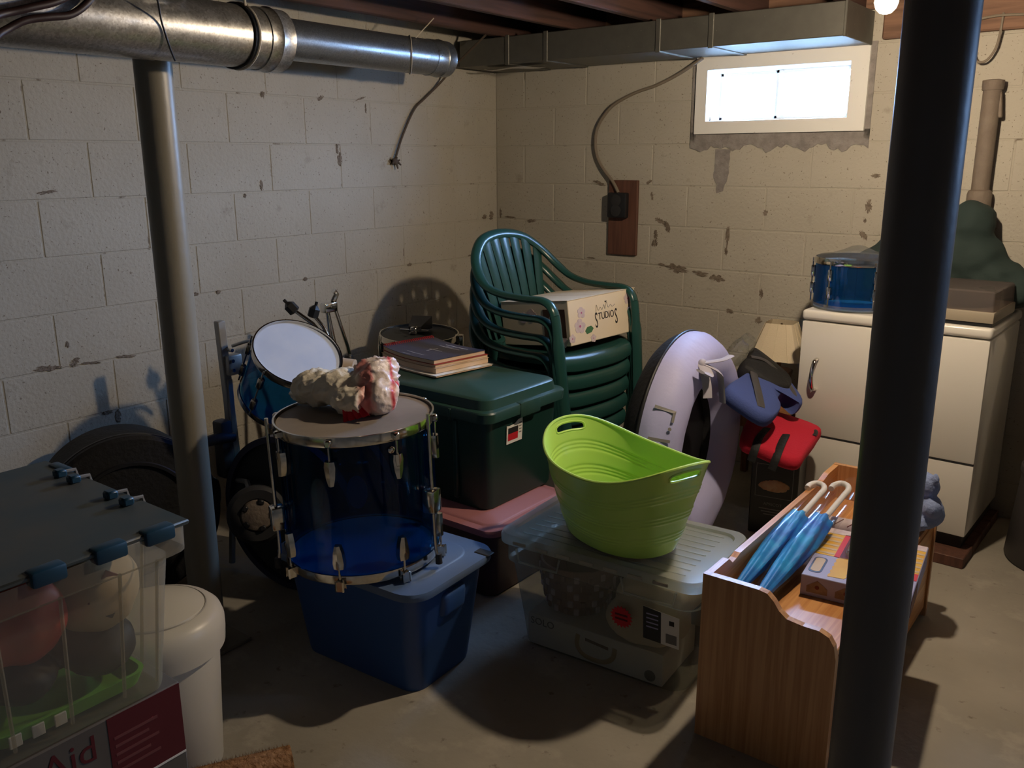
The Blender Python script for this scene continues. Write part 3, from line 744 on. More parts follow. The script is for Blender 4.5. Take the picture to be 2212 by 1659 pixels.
pb = thing('plastic_wrap', 'crumpled clear plastic wrap sticking up behind the lilac ring', 'wrap', (1.775, -.74, .665), 0, rot=(rad(-8), rad(38), 0))
loops = []
for i in range(15):
    z = .013 * i; l = []
    for k in range(24):
        a = 2 * PI * k / 24; rr = (.026 + .014 * math.sin(i * .22)) * (1 + .30 * noise.noise(Vector((2.2 * math.cos(a), 2.2 * math.sin(a), i * .5))))
        l.append((rr * math.cos(a), rr * math.sin(a), z))
    loops.append(l)
MB().loft(loops, True, False).build('film', 'clear', pb, ang=25)

cb = thing('black_carton', 'black carton with a small food picture standing by the dryer', 'carton', (2.035, -.70, 0), rad(9))
MB().box(-.095, .095, -.085, .085, 0, .365, .004, 1).build('carton', 'black_box', cb, smooth=False)
TF = Matrix(((1, 0, 0, 0), (0, 0, -1, -.0853), (0, 1, 0, 0), (0, 0, 0, 1)))
def strip(par, T, x0, x1, y0, y1, mat, h=.0006, name='print'):
    return MB().box(x0, x1, y0, y1, -.0004, h).build(name, mat, par, smooth=False, T=T)
for x0, x1, y0, y1 in ((-.075, .075, .305, .307), (-.075, .075, .165, .167), (-.075, -.073, .165, .307), (.073, .075, .165, .307)): strip(cb, TF, x0, x1, y0, y1, 'ink_grey')
me = blob([((-.02, .22, .0), (.045, .02, .004), (0, 0, .2)), ((.02, .225, 0), (.045, .018, .004), (0, 0, -.2)), ((0, .205, 0), (.055, .015, .003), (0, 0, 0))], .004, (60, .002), 2)
meshobj('food_picture', me, 'food', cb, T=TF)
lettering('lettering', 'R E S E R V E', .017, 'ink_grey', cb, TF @ Matrix.Translation((0, .335, .0006)))
lettering('lettering', 'APRICOT', .018, 'ink_grey', cb, TF @ Matrix.Translation((0, .135, .0006)))
for k in range(3): strip(cb, TF, -.055 + .01 * k, .055 - .01 * k, .112 - .012 * k, .116 - .012 * k, 'ink_grey')

def vest(name, label, C, U, Vv, outl, t, mat, straps, puff, bend=0.0):
    o = thing(name, label, 'vest', C, 0, 'life vests in the heap'); o.matrix_basis = frame(C, U, Vv)
    pad([(x * 1.12, y * 1.12) for x, y in outl], t, puff, bend).build('panel', mat, o, ang=70)
    for pts, w, sm in straps:
        MB().tube(smoothpts(pts, 6), w, 8, flat=.22, up=(0, 0, 1)).build('strap', sm, o)
    return o
vest('life_vest', 'red life vest with black straps lying under the blue one', (2.047, -.828, .445), (.945, .297, -.136), (-.278, .95, .14),
     [(-.10, .10), (-.08, .15), (-.001, .171), (.146, .125), (.15, .043), (.119, -.1), (.087, -.199), (-.042, -.16), (-.105, -.12)], .055, 'vest_red',
     [([(.02, -.235, -.03), (.028, -.21, .02), (.035, -.13, .038), (.045, -.05, .040)], .016, 'black_cloth'), ([(-.06, -.205, -.03), (-.055, -.185, .02), (-.05, -.12, .036), (-.03, -.03, .040)], .016, 'black_cloth'),
      ([(.14, .125, .02), (.155, .06, .03), (.15, .02, .03)], .008, 'black')], .10)
vest('life_vest', 'blue life vest with charcoal bands on top of the red one', (1.985, -.79, .60), (.901, .059, -.43), (-.062, .998, .007),
     [(-.09, -.206), (-.10, -.06), (-.10, .056), (-.09, .22), (-.029, .244), (.10, .12), (.121, .04), (.057, .055), (.051, -.027), (.088, -.095), (.087, -.223), (-.003, -.235)], .06, 'vest_blue',
     [([(-.10, .06, .038), (-.06, -.03, .045), (0, -.14, .043), (.05, -.22, .03)], .017, 'dkgrey'), ([(-.09, .23, .02), (-.03, .20, .04), (.07, .11, .036), (.10, .06, .028)], .011, 'dkgrey')], .09)
vest('life_vest', 'black life vest wedged behind the blue one next to the lamp', (1.90, -.62, .655), (.88, .1, -.46), (-.1, .99, .02),
     [(-.06, -.12), (-.07, .03), (-.08, .10), (.06, .06), (.11, .02), (.13, -.06), (.10, -.12), (0, -.14)], .07, 'black_cloth', [([(-.06, -.05, .04), (0, -.02, .05), (.11, -.04, .035)], .012, 'dkgrey')], .12)
# ------------------------------------------------------------------ stacked resin chairs
def make_chair(label):
    c = thing('resin_chair', label, 'chair', (0, 0, 0), 0, 'green resin chairs in the stack')
    half = [(.262, .240, 0), (.245, .25, .20), (.226, .260, .40), (.208, .264, .56), (.188, .266, .622), (.14, .268, .648), (.05, .272, .648), (-.08, .274, .652),
            (-.18, .272, .675), (-.25, .255, .725), (-.305, .215, .79), (-.345, .14, .85), (-.36, .05, .873)]
    full = smoothpts([V(*p) for p in half] + [V(x, -y, z) for x, y, z in half[::-1]], 5)
    rr = []
    for p in full:
        rr.append(.030 if p.z < .5 else (.024 if p.z < .7 else .026))
    n = len(full)
    # front legs and the arm-and-back band are one sweep, cut where the leg meets the arm
    i0 = next(i for i, p in enumerate(full) if p.z > .585); i1 = n - 1 - i0
    MB().tube(full[i0:i1 + 1], rr[i0:i1 + 1], 12, flat=.62, up=(1, 0, .2)).build('arm_and_back_frame', 'green_chair', c)
    for a, bb in ((0, i0 + 1), (i1, n)):
        MB().tube(full[a:bb], rr[a:bb], 12, flat=.75, up=(1, 0, 0)).build('leg', 'green_chair', c)
    for s in (-1, 1):
        MB().tube([(-.20, s * .20, .42), (-.235, s * .215, .2), (-.27, s * .23, 0)], [.032, .026, .022], 10).build('leg', 'green_chair', c)
    # seat: gently dished shell with a rolled front apron
    prof = [(-.225, .405), (-.17, .398), (-.05, .402), (.08, .412), (.17, .420), (.212, .418), (.236, .405), (.246, .38), (.240, .352)]
    loops = []
    for x, z in prof:
        w = .225 - .02 * max(0, -x / .225); l = []
        for k in range(15):
            y = -w + 2 * w * k / 14; e = (y / w) ** 2
            l.append((x - .02 * e * (x > .2), y, z + .012 * e ** 2 - .004))
        loops.append(l)
    top = loops; bot = [[(x - .006 * (z < .41), y, z - .012 if x < .2 else z - .004) for x, y, z in l] for l in loops]
    b = MB().loft(top, False, False, closed=False); b.loft([[(x - .010, y, z - .008) for x, y, z in l] for l in loops], False, False, closed=False)
    for s in (0, -1):   # side skirts
        b.loft([[l[s] for l in loops], [(x, y, z - .05) for x, y, z in [l[s] for l in loops]]], False, False, closed=False)
    b.build('seat', 'green_chair', c, ang=50)
    for k in range(7):
        y0 = -.135 + .045 * k; f = (k - 3) / 3.0
        yt = y0 * 1.42; zt = .868 - .012 * f * f - .046 * f ** 4; xt = -.353 + .035 * f * f
        pts = smoothpts([(-.205, y0, .40), (-.232, y0 * 1.08, .50), (-.275, y0 * 1.22, .65), (xt, yt, zt)], 5)
        MB().tube(pts, [.017 + .012 * j / (len(pts) - 1) for j in range(len(pts))], 10, flat=.20, up=(1, 0, .3)).build('back_slat', 'green_chair', c)
    MB().tube(smoothpts([(-.205, -.20, .405), (-.222, -.1, .43), (-.226, 0, .435), (-.222, .1, .43), (-.205, .20, .405)], 5), .014, 8).build('back_rail', 'green_chair', c)
    return c
CH = (1.085, -.955); CR = (0, 0, rad(-7))
c0 = make_chair('bottom green resin chair of the stack, standing on the floor')
c0.location = (CH[0], CH[1], 0); c0.rotation_euler = CR
for k, lab in enumerate(('second green resin chair up from the floor in the stack', 'middle green resin chair of the stack of five', 'second green resin chair from the top of the stack',
                         'top green resin chair of the stack, holding the floral carton')):
    dup(c0, (CH[0] + .004 * (k + 1), CH[1], .078 * (k + 1)), CR, lab, 'green resin chairs in the stack')
# floral carton on the top chair
gb = thing('floral_carton', 'cream carton printed with orchids on the seat of the top chair', 'carton', (1.135, -.905, .744), 0, rot=(rad(1), rad(-7), rad(-8)))
MB().box(-.235, .165, -.195, .255, 0, .19, .0025, 1).build('carton', 'box_cream', gb, smooth=False)
for x0, x1, y0, y1, m_ in ((-.237, .167, -.197, .0, .192), (-.237, .167, .003, .257, .1925)):
    MB().box(x0, x1, y0, y1, m_ - .002, m_, .0008, 1).build('flap', 'box_cream', gb, smooth=False)
TR = frame((.1655, 0, 0), (0, 1, 0), (0, 0, 1)); TL = frame((0, -.1955, 0), (1, 0, 0), (0, 0, 1))
def flower(T, x, y, s, par, seed):
    rnd = random.Random(seed)
    for k in range(5):
        a = 2 * PI * k / 5 + rnd.random() * .4
        pts = [(x + s * (.55 * math.cos(a)) + s * .48 * math.cos(b_) * (1 if True else 0), y + s * .55 * math.sin(a) + s * .42 * math.sin(b_)) for b_ in [2 * PI * j / 12 for j in range(12)]]
        MB().prism(pts, -.0003, .0004 + .0001 * k).build('petal_print', 'orchid', par, smooth=False, T=T)
    MB().prism([(x + s * .16 * math.cos(2 * PI * j / 10), y + s * .16 * math.sin(2 * PI * j / 10)) for j in range(10)], .0005, .0012).build('petal_print', 'orchid_eye', par, smooth=False, T=T)
for x, y, s, sd in ((-.13, .075, .034, 1), (-.115, .13, .026, 2), (.225, .06, .026, 3), (.215, .10, .024, 4), (.20, .15, .026, 5), (-.05, .012, .018, 6), (-.185, .03, .02, 7)): flower(TR, x, y, s, gb, sd)
MB().prism([(-.10, .05), (-.085, .065), (-.06, .068), (-.045, .055), (-.06, .04), (-.09, .036)], -.0003, .001).build('leaf_print', 'leaf_print', gb, smooth=False, T=TR)
lettering('lettering', 'TUDIO', .044, 'ink', gb, TR @ Matrix.Translation((.045, .098, .0006)) @ Matrix.Scale(.78, 4, (1, 0, 0)))
lettering('lettering', 'S', .095, 'ink', gb, TR @ Matrix.Translation((-.022, .082, .0006)) @ Matrix.Scale(.45, 4, (1, 0, 0)))
lettering('lettering', 'S', .095, 'ink', gb, TR @ Matrix.Translation((.112, .082, .0006)) @ Matrix.Scale(.45, 4, (1, 0, 0)))
MB().tube(smoothpts([(-.02, .118, 0), (-.015, .15, 0), (-.005, .125, 0), (.01, .138, 0), (.02, .125, 0), (.035, .145, 0), (.04, .126, 0), (.055, .155, 0), (.062, .13, 0), (.08, .14, 0), (.09, .13, 0), (.11, .138, 0)], 4), .0011, 5, T=TR).build('script_print', 'ink_grey', gb)
MB().prism([(.04, .16), (.056, .16), (.048, .152)], -.0003, .0008).build('script_print', 'ink', gb, smooth=False, T=TR)
strip(gb, TL, .02, .145, .035, .155, 'photo_dark', .0006, 'photo_print')
me = blob([((.075, .11, 0), (.03, .022, .002), (0, 0, 0)), ((.095, .07, 0), (.03, .025, .002), (0, 0, .4)), ((.06, .065, 0), (.02, .02, .002), (0, 0, 0))], .004, (50, .001), 2)
meshobj('photo_print', me, 'photo_mid', gb, T=TL)
flower(TL, -.05, .13, .03, gb, 12); flower(TL, -.10, .12, .026, gb, 13); flower(TL, .12, .02, .03, gb, 14)

# ------------------------------------------------------------------ storage totes
def solid_tote(o, L, W, Hh, tap, mat, r=.045, ribs=0, feet=0.0):
    lp = []
    for z, f in ((0, 0), (.012, .25), (Hh - .03, .96), (Hh - .028, 1.0)):
        lp.append(rr3(L - tap * (1 - f), W - tap * (1 - f), r, z))
    lp.append(rr3(L + .012, W + .012, r, Hh - .026)); lp.append(rr3(L + .012, W + .012, r, Hh))
    return MB().loft(lp).build('body', mat, o, ang=40)
def lid_mesh(L, W, z, over, hgt, r=.05, step=.012, inset=.03):
    return MB().loft([rr3(L + over * 2 - .004, W + over * 2 - .004, r, z - .022, 6), rr3(L + over * 2, W + over * 2, r, z - .008, 6), rr3(L + over * 2 - .006, W + over * 2 - .006, r, z, 6),
                      rr3(L - inset, W - inset, r, z + .001, 6), rr3(L - inset - .006, W - inset - .006, r, z + hgt * .5, 6), rr3(L - inset - .016, W - inset - .016, r, z + hgt, 6)])
# mauve tote under the green one
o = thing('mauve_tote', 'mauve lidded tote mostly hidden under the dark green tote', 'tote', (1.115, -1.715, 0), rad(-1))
solid_tote(o, .78, .45, .275, .09, 'mauve_shaded'); lid_mesh(.78, .45, .285, .02, .008).build('lid', 'pink_tote', o)
# dark green tote
gt = thing('green_tote', 'tall dark green lidded tote carrying notebooks, behind the big drum', 'tote', (1.045, -1.635, .2945), rad(-1))
L, W, Hh = .735, .435, .375
solid_tote(gt, L, W, Hh, .04, 'green_tote', .04)
MB().loft([rr3(L + .05, W + .05, .05, Hh - .036, 6), rr3(L + .054, W + .054, .05, Hh - .004, 6), rr3(L + .046, W + .046, .05, Hh + .002, 6), rr3(L + .006, W + .006, .05, Hh + .004, 6),
           rr3(L - .006, W - .006, .05, Hh + .036, 6), rr3(L - .022, W - .022, .05, Hh + .043, 6)]).build('lid', 'green_lid', gt)
for s in (-1, 1):
    MB().box(s * (L / 2 + .016) - .014, s * (L / 2 + .016) + .014, -.06, .06, Hh - .05, Hh + .006, .006, 2).build('lid_latch', 'green_lid', gt)
    for x in (-.22, -.07, .07, .22):
        MB().box(x - .006, x + .006, s * (W / 2 + .026) - .004, s * (W / 2 + .026) + .004, Hh - .045, Hh - .002, .002, 1).build('lid_rib', 'green_lid', gt)
        MB().box(x - .010, x + .010, s * (W / 2 - .004) - .008, s * (W / 2 - .004) + .008, .03, Hh - .05, .004, 1, T=None).build('body_rib', 'green_tote', gt)
TS = frame((L / 2 - .001, -.06, Hh - .105), (0, 1, 0), (.05, 0, 1))
MB().prism([(-.045, -.04), (.045, -.04), (.046, .0), (.045, .045), (.02, .042), (.0, .03), (-.03, .028), (-.046, .03)], 0, .0012).build('price_label', 'paper', gt, smooth=False, T=TS)
strip(gt, TS, -.038, .02, -.028, -.002, 'red', .0018, 'label_print'); strip(gt, TS, -.038, .02, -.002, .02, 'ink', .0018, 'label_print')
for k in range(4): strip(gt, TS, .026, .040, -.01 + .012 * k, -.006 + .012 * k, 'ink_grey', .0018, 'label_print')
# blue tote
bt = thing('blue_tote', 'blue lidded tote with drum on top at the front centre', 'tote', (1.405, -2.365, 0), rad(3))
L, W, Hh = .555, .365, .347
lp = [rr3(L - .09, W - .09, .05, 0, 6), rr3(L - .082, W - .082, .055, .012, 6), rr3(L - .012, W - .012, .06, Hh - .02, 6), rr3(L, W, .06, Hh - .01, 6), rr3(L, W, .06, Hh, 6)]
b = MB().loft(lp)
for i, v in enumerate(b.v):   # arched foot line on the sides
    x, y, z = v
    if z < .02:
        arch = max(0, math.cos(min(1, abs(y) / (W * .36)) * PI / 2)) if abs(x) > L * .36 else max(0, math.cos(min(1, abs(x) / (L * .38)) * PI / 2))
        b.v[i] = (x, y, z + .0 * arch)
b.build('body', 'blue_tote', bt)
MB().box(L / 2 - .052, L / 2 - .006, -.055, .055, Hh - .105, Hh - .02, .02, 3, T=Matrix.Rotation(.1, 4, 'Y') @ Matrix.Translation((-.018, 0, .0))).build('grip', 'blue_tote', bt)
lid_mesh(L, W, Hh + .006, .022, .006, .075, inset=.07).build('lid', 'blue_lid', bt)
for y in (-.09,): MB().box(.07, .20, y - .006, y + .006, Hh + .012, Hh + .0165, .003, 2).build('lid_rib', 'blue_lid', bt)
MB().box(L / 2 - .03, L / 2 + .026, .13, .165, Hh + .004, Hh + .009, .003, 1).build('lid_latch', 'dark', bt)
# clear tote, contents and lime tub
ct = thing('clear_tote', 'cloudy clear lidded storage tote under the lime tub', 'tote', (1.985, -1.905, 0), rad(3.6))
L, W, Hh = .645, .385, .385
outer = [(0, .055), (.01, .045), (.10, .036), (Hh - .09, .012), (Hh - .085, 0)]
lp = [rr3(L - 2 * i, W - 2 * i, .05, z, 6) for z, i in outer] + [rr3(L, W, .05, Hh, 6)]
MB().loft(lp, True, False).build('body', 'milky', ct)
MB().loft([rr3(L + .03, W + .03, .05, Hh - .022, 6), rr3(L + .032, W + .032, .05, Hh, 6), rr3(L + .022, W + .022, .05, Hh + .010, 6), rr3(L - .03, W - .03, .045, Hh + .010, 6), rr3(L - .04, W - .04, .04, Hh + .002, 6)]).build('lid', 'milky_lit', ct)
b = MB()
for k in range(9):
    MB().box(-.27, .27, -.15 + .0375 * k - .002, -.15 + .0375 * k + .002, Hh + .002, Hh + .0045).build('lid_rib', 'milky_lit', ct, smooth=False)
for k in range(7): MB().box(-.27 + .078 * k, -.225 + .078 * k, -W / 2 - .019, -W / 2 - .014, Hh - .016, Hh - .006, .001, 1).build('lid_slot', 'grey_plastic', ct, smooth=False)
for s in (-1, 1):
    hx = .18
    MB().tube([(hx - .085, -W / 2 - .008, Hh - .03), (hx - .075, -W / 2 - .006, Hh - .075), (hx + .075, -W / 2 - .006, Hh - .075), (hx + .085, -W / 2 - .008, Hh - .03)], .004, 8).build('latch_rim', 'milky_lit', ct) if s == 1 else \
        MB().tube([(-hx - .085, -W / 2 - .008, Hh - .03), (-hx - .075, -W / 2 - .006, Hh - .075), (-hx + .06, -W / 2 - .006, Hh - .075), (-hx + .07, -W / 2 - .008, Hh - .03)], .004, 8).build('latch_rim', 'milky_lit', ct)
TFc = frame((0, -W / 2 + .021, 0), (1, 0, 0), (0, -.075, 1))
n = 18
MB().prism([(.095 + (.036 if k % 2 else .029) * math.cos(2 * PI * k / (2 * n)), .225 + (.036 if k % 2 else .029) * math.sin(2 * PI * k / (2 * n))) for k in range(2 * n)], 0, .0015).build('red_sticker', 'red', ct, smooth=False, T=TFc)
for k in range(2): strip(ct, TFc, .075, .115, .215 + .014 * k, .221 + .014 * k, 'maroon', .0022, 'sticker_print')
MB().prism([(.165, .18), (.275, .175), (.275, .275), (.165, .285)], 0, .0012).build('paper_label', 'paper', ct, smooth=False, T=TFc)
strip(ct, TFc, .235, .268, .186, .216, 'ink_grey', .0018, 'label_print'); strip(ct, TFc, .245, .26, .245, .26, 'ink', .0018, 'label_print')
MB().prism([(.165, .18), (.22, .178), (.22, .279), (.165, .285)], .0012, .0018).build('label_print', 'contents_dark', ct, smooth=False, T=TFc)
for k in range(4): strip(ct, TFc, .175, .212, .262 - .014 * k, .266 - .014 * k, 'lavender', .0022, 'label_print')
sb = thing('white_box', 'flat white product box with grey lettering inside the clear tote', 'box', (1.965, -1.925, .0035), rad(3.6))
MB().box(-.24, .23, -.118, .13, 0, .105, .002, 1).build('carton', 'paper', sb, smooth=False)
TB = frame((0, -.1183, 0), (1, 0, 0), (0, 0, 1))
lettering('lettering', 'SOLO', .034, 'ink_grey', sb, TB @ Matrix.Translation((-.185, .082, .0005)))
MB().tube(smoothpts([(-.055, .085, 0), (-.058, .045, 0), (-.03, .018, 0), (.03, .016, 0), (.065, .04, 0), (.072, .075, 0)], 6), .008, 8, flat=.2, up=(0, 0, 1)).build('picture', 'tan_print', sb, T=TB)
MB().prism([(-.03, .07), (.05, .062), (.05, .072), (-.03, .08)], 0, .0006).build('picture', 'photo_mid', sb, smooth=False, T=TB)
MB().lathe([(.018, 0), (.018, .0006)], 24, T=TB @ Matrix.Translation((.19, .025, 0))).build('seal_print', 'ink_grey', sb)
bk = thing('woven_basket', 'pinkish woven basket showing through the left of the clear tote', 'basket', (1.835, -1.92, .110), rad(0))
prof = [(.08, 0), (.085, .01), (.11, .06), (.12, .13), (.123, .17), (.116, .17), (.112, .13), (.10, .06)]
MB().lathe(prof, 40).build('wall', 'straw', bk)
for j in range(5):
    for k in range(18):
        a = 2 * PI * (k + .5 * (j % 2)) / 18; z = .025 + .030 * j; rr = .093 + .033 * (1 - (1 - z / .17) ** 2) * .98
        MB().box(-.003, .004, -.009, .009, -.011, .011, .003, 1, T=Matrix.Rotation(a, 4, 'Z') @ Matrix.Translation((rr, 0, z))).build('weave_strip', 'orchid' if (k + j) % 2 else 'straw', bk, smooth=False)
dk = thing('dark_blanket', 'dark folded blanket filling the back of the clear tote', 'blanket', (1.985, -1.905, .0035), rad(3.6))
MB().box(-.275, .275, .125, .168, 0, .30, .02, 3).build('fold', 'dkgrey', dk); MB().box(-.27, .27, .06, .123, .108, .27, .02, 3).build('fold', 'grey_carton', dk)
tw = thing('folded_cloth', 'cream folded cloth at the top right inside the clear tote', 'cloth', (2.12, -1.945, .112), rad(6))
me = blob([((0, -.02, .07), (.13, .13, .075), (0, 0, 0)), ((.02, -.03, .15), (.12, .11, .075), (0, 0, .2)), ((.08, .0, .18), (.08, .12, .06), (0, 0, 0))], .014, (8, .008), 4)
for v in me.vertices:
    v.co.x = max(-.12, min(.155, v.co.x)); v.co.y = max(-.10, min(.09, v.co.y)); v.co.z = max(.0, min(.245, v.co.z))
meshobj('cloth', me, 'box_cream', tw)

tub = thing('lime_tub', 'lime green oval plastic tub with cut-out handles on the clear tote', 'tub', (1.985, -1.92, .3965), rad(-20))
seg = 120; NZ = 34
def tub_pt(a, t, inner=0.0):
    la = .190 + (.284 - .190) * t ** .92; sa = .138 + (.198 - .138) * t ** .9
    rid = 0.0
    for c_ in (.16, .20, .24, .40, .44, .48, .66, .70, .74): rid += .0022 * math.exp(-((t - c_) / .014) ** 2)
    la += rid - inner; sa += rid - inner
    c_, s_ = math.cos(a), math.sin(a)
    n_ = 2.25
    k = (abs(c_) ** n_ + abs(s_) ** n_) ** (-1 / n_)
    top = .232 + .072 * abs(c_ * k if abs(c_ * k) < 1 else 1) ** 2.6
    return (la * c_ * k, sa * s_ * k, .004 + top * t)
def in_handle(a, t):
    for c_ in (0, PI):
        d_ = (a - c_ + PI) % (2 * PI) - PI
        if abs(d_) < .30 and .855 < t < .945 and ((abs(d_) / .30) ** 4 + (abs(t - .90) / .045) ** 4) < 1: return True
    return False
vs = []; fs = []
ts = sorted(set([i / NZ for i in range(NZ + 1)] + [.13 + .01 * i for i in range(15)] + [.37 + .01 * i for i in range(15)] + [.63 + .01 * i for i in range(34)]))
for side, inn in ((0, 0.0), (1, .0035)):
    base = len(vs)
    for t_ in ts:
        for k in range(seg): vs.append(tub_pt(2 * PI * k / seg, t_, inn))
    for i in range(len(ts) - 1):
        for k in range(seg):
            am = 2 * PI * (k + .5) / seg; tm = (ts[i] + ts[i + 1]) / 2
            if in_handle(am, tm): continue
            k2 = (k + 1) % seg
            fs.append((base + i * seg + k, base + i * seg + k2, base + (i + 1) * seg + k2, base + (i + 1) * seg + k))
    fs.append(tuple(base + k for k in range(seg)))
b = MB().add(vs, fs); b.build('wall', 'lime', tub, ang=50)
MB().tube([tub_pt(2 * PI * k / seg, 1.0, .0015) for k in range(seg)], .0052, 8, closed=True).build('rolled_rim', 'lime', tub)
for c_ in (0, PI):
    pts = []
    for k in range(28):
        u = 2 * PI * k / 28; q = (abs(math.cos(u)) ** 4 + abs(math.sin(u)) ** 4) ** -.25
        pts.append(tub_pt(c_ + .30 * math.cos(u) * q, .90 + .045 * math.sin(u) * q, .0015))
    MB().tube(pts, .0042, 6, closed=True).build('handle_edge', 'lime', tub)

# ------------------------------------------------------------------ notebooks on the green tote
nbT = (.885, -1.545); nbA = rad(-9)
def bent(w, l, t, z, mat, name, o, lift=.02, dx=0, dy=0, nx=14, curl=.0):
    top = []; bot = []
    vs = []
    b = MB(); lo = []
    for i in range(nx + 1):
        x = -w / 2 + w * i / nx; dz = lift * (abs(x) / (w / 2)) ** 2 * (1 if x < 0 else .35)
        lo.append([(x + dx, -l / 2 + dy, z + dz), (x + dx, l / 2 + dy, z + dz + curl), (x + dx, l / 2 + dy, z + dz + t + curl), (x + dx, -l / 2 + dy, z + dz + t)])
    return b.loft(lo).build(name, mat, o, ang=30)
base_z = .2945 + .375 + .0435
books = [('open_magazine', 'thin pale booklet at the bottom of the notebook pile', .36, .285, .006, 'paper', 'page', .025, -.012),
         ('paperback_book', 'thick paper book in the middle of the notebook pile', .345, .268, .020, 'page', 'page', .005, .0),
         ('red_book', 'red covered book second from the top of the notebook pile', .335, .268, .010, 'red_cover', 'page', .004, .003)]
z = base_z + .001
for nm, lab, w, l, t, mc, mp, dx, dy in books:
    o = thing(nm, lab, 'book', (nbT[0], nbT[1], z), nbA)
    bent(w, l, t, 0, mp, 'pages', o, .012, dx, dy); bent(w + .006, l + .006, .0012, t, mc, 'cover', o, .012, dx, dy)
    z += t + .002
sn = thing('spiral_notebook', 'spiral notebook with dark blue cover and red coil topping the pile', 'notebook', (nbT[0], nbT[1], z), nbA)
bent(.325, .26, .014, 0, 'page', 'pages', sn, .012); cvr = bent(.33, .265, .0014, .0142, 'book_navy', 'cover', sn, .012)
for k in range(26):
    y = -.122 + .244 * k / 25
    MB().tube([(-.163 + .010 * math.cos(u), y, .024 + .010 * math.sin(u)) for u in [2 * PI * j / 12 for j in range(12)]], .0017, 5, closed=True).build('coil', 'red_wire', sn)
def on_cover(x0, x1, y0, y1):
    z_ = lambda x: .0158 + .012 * (abs(x) / .165) ** 2 * (1 if x < 0 else .35)
    MB().loft([[(x0, y0, z_(x0)), (x0, y1, z_(x0))], [((x0 + x1) / 2, y0, z_((x0 + x1) / 2)), ((x0 + x1) / 2, y1, z_((x0 + x1) / 2))], [(x1, y0, z_(x1)), (x1, y1, z_(x1))]], False, False, closed=False).build('cover_print', 'ink_white', sn, smooth=False)
for x0, x1, y0, y1 in ((-.04, .10, .095, .099), (-.045, .08, .065, .069), (-.02, .03, .078, .080), (-.03, .05, .0, .003), (-.012, -.008, -.03, .03), (-.06, .05, -.09, -.088), (-.05, .0, -.12, -.118)): on_cover(x0, x1, y0, y1)

# ------------------------------------------------------------------ drums
ft = thing('floor_tom', 'large blue acrylic floor tom with dusty head standing on the blue tote', 'drum', (1.385, -2.425, .3655), 0, rot=(rad(1.2), rad(-1.2), rad(20)))
R = .226
MB().lathe([(R, .02), (R, .415), (R - .006, .415), (R - .006, .02)], 96, cap0=False, cap1=False).build('shell', 'acrylic_dark', ft)
hoopmesh(R, .018, .013, .006, 96).build('hoop', 'chrome_old', ft); hoopmesh(R, .424, .014, .007, 96).build('hoop', 'chrome_old', ft)
MB().lathe([(R + .002, .424), (R - .004, .431), (R - .02, .430), (.001, .4295)], 96, cap0=False).build('drum_head', 'head_grey', ft)
MB().lathe([(R - .002, .012), (.001, .012)], 96, cap0=False).build('resonant_head', 'head_white', ft)
for k in range(8):
    a = 2 * PI * k / 8 + rad(-80); T = Matrix.Rotation(a, 4, 'Z')
    for zz, s in ((.345, 1), (.085, -1)):
        b = MB()
        b.loft([[(R + .001 + d_, y * w_, zz + s * h_) for d_, y in ((0, -.019), (.015, -.016), (.020, 0), (.015, .016), (0, .019))] for h_, w_ in ((-.042, .45), (-.02, .8), (.012, 1.0), (.028, .85))], T=T)
        b.build('lug', 'chrome_old', ft)
        MB().cyl((R + .012, 0, zz + s * .02), (R + .012, 0, zz + s * .082), .0032, seg=8, T=T).build('tension_rod', 'chrome_old', ft)
        MB().box(R + .002, R + .022, -.009, .009, zz + s * .068, zz + s * .09, .004, 1, T=T).build('claw', 'chrome_old', ft)
for k, (a, zb, top) in enumerate(((rad(-118), .16, .46), (rad(12), .20, .46), (rad(135), .16, .46))):
    T = Matrix.Rotation(a - rad(20), 4, 'Z')
    lg = MB().tube(smoothpts([(R + .024, 0, top), (R + .024, 0, .10), (R + .028, 0, .04), (R + .034, 0, .012)], 4), .0055, 10, T=T).build('leg', 'chrome_old', ft)
    MB().box(R + .001, R + .042, -.022, .022, zb - .035, zb + .035, .006, 2, T=T).build('leg_bracket', 'chrome_old', ft)
    MB().cyl((R + .034, 0, .004), (R + .034, 0, .034), .0105, .009, 12, T=T).build('rubber_foot', 'dark', lg)
MB().prism([(.028 * math.cos(u) * (1 + .0 * math.sin(u)), .048 * math.sin(u)) for u in [2 * PI * j / 20 for j in range(20)]], 0, .001).build('badge', 'head_white', ft, T=Matrix.Rotation(rad(-64), 4, 'Z') @ frame((R - .009, 0, .275), (0, 1, 0), (0, 0, 1)))
MB().lathe([(.010, 0), (.010, .004), (.006, .007)], 16, T=Matrix.Rotation(rad(-38), 4, 'Z') @ aim((R, 0, .385), (1, 0, 0))).build('vent_button', 'chrome', ft)

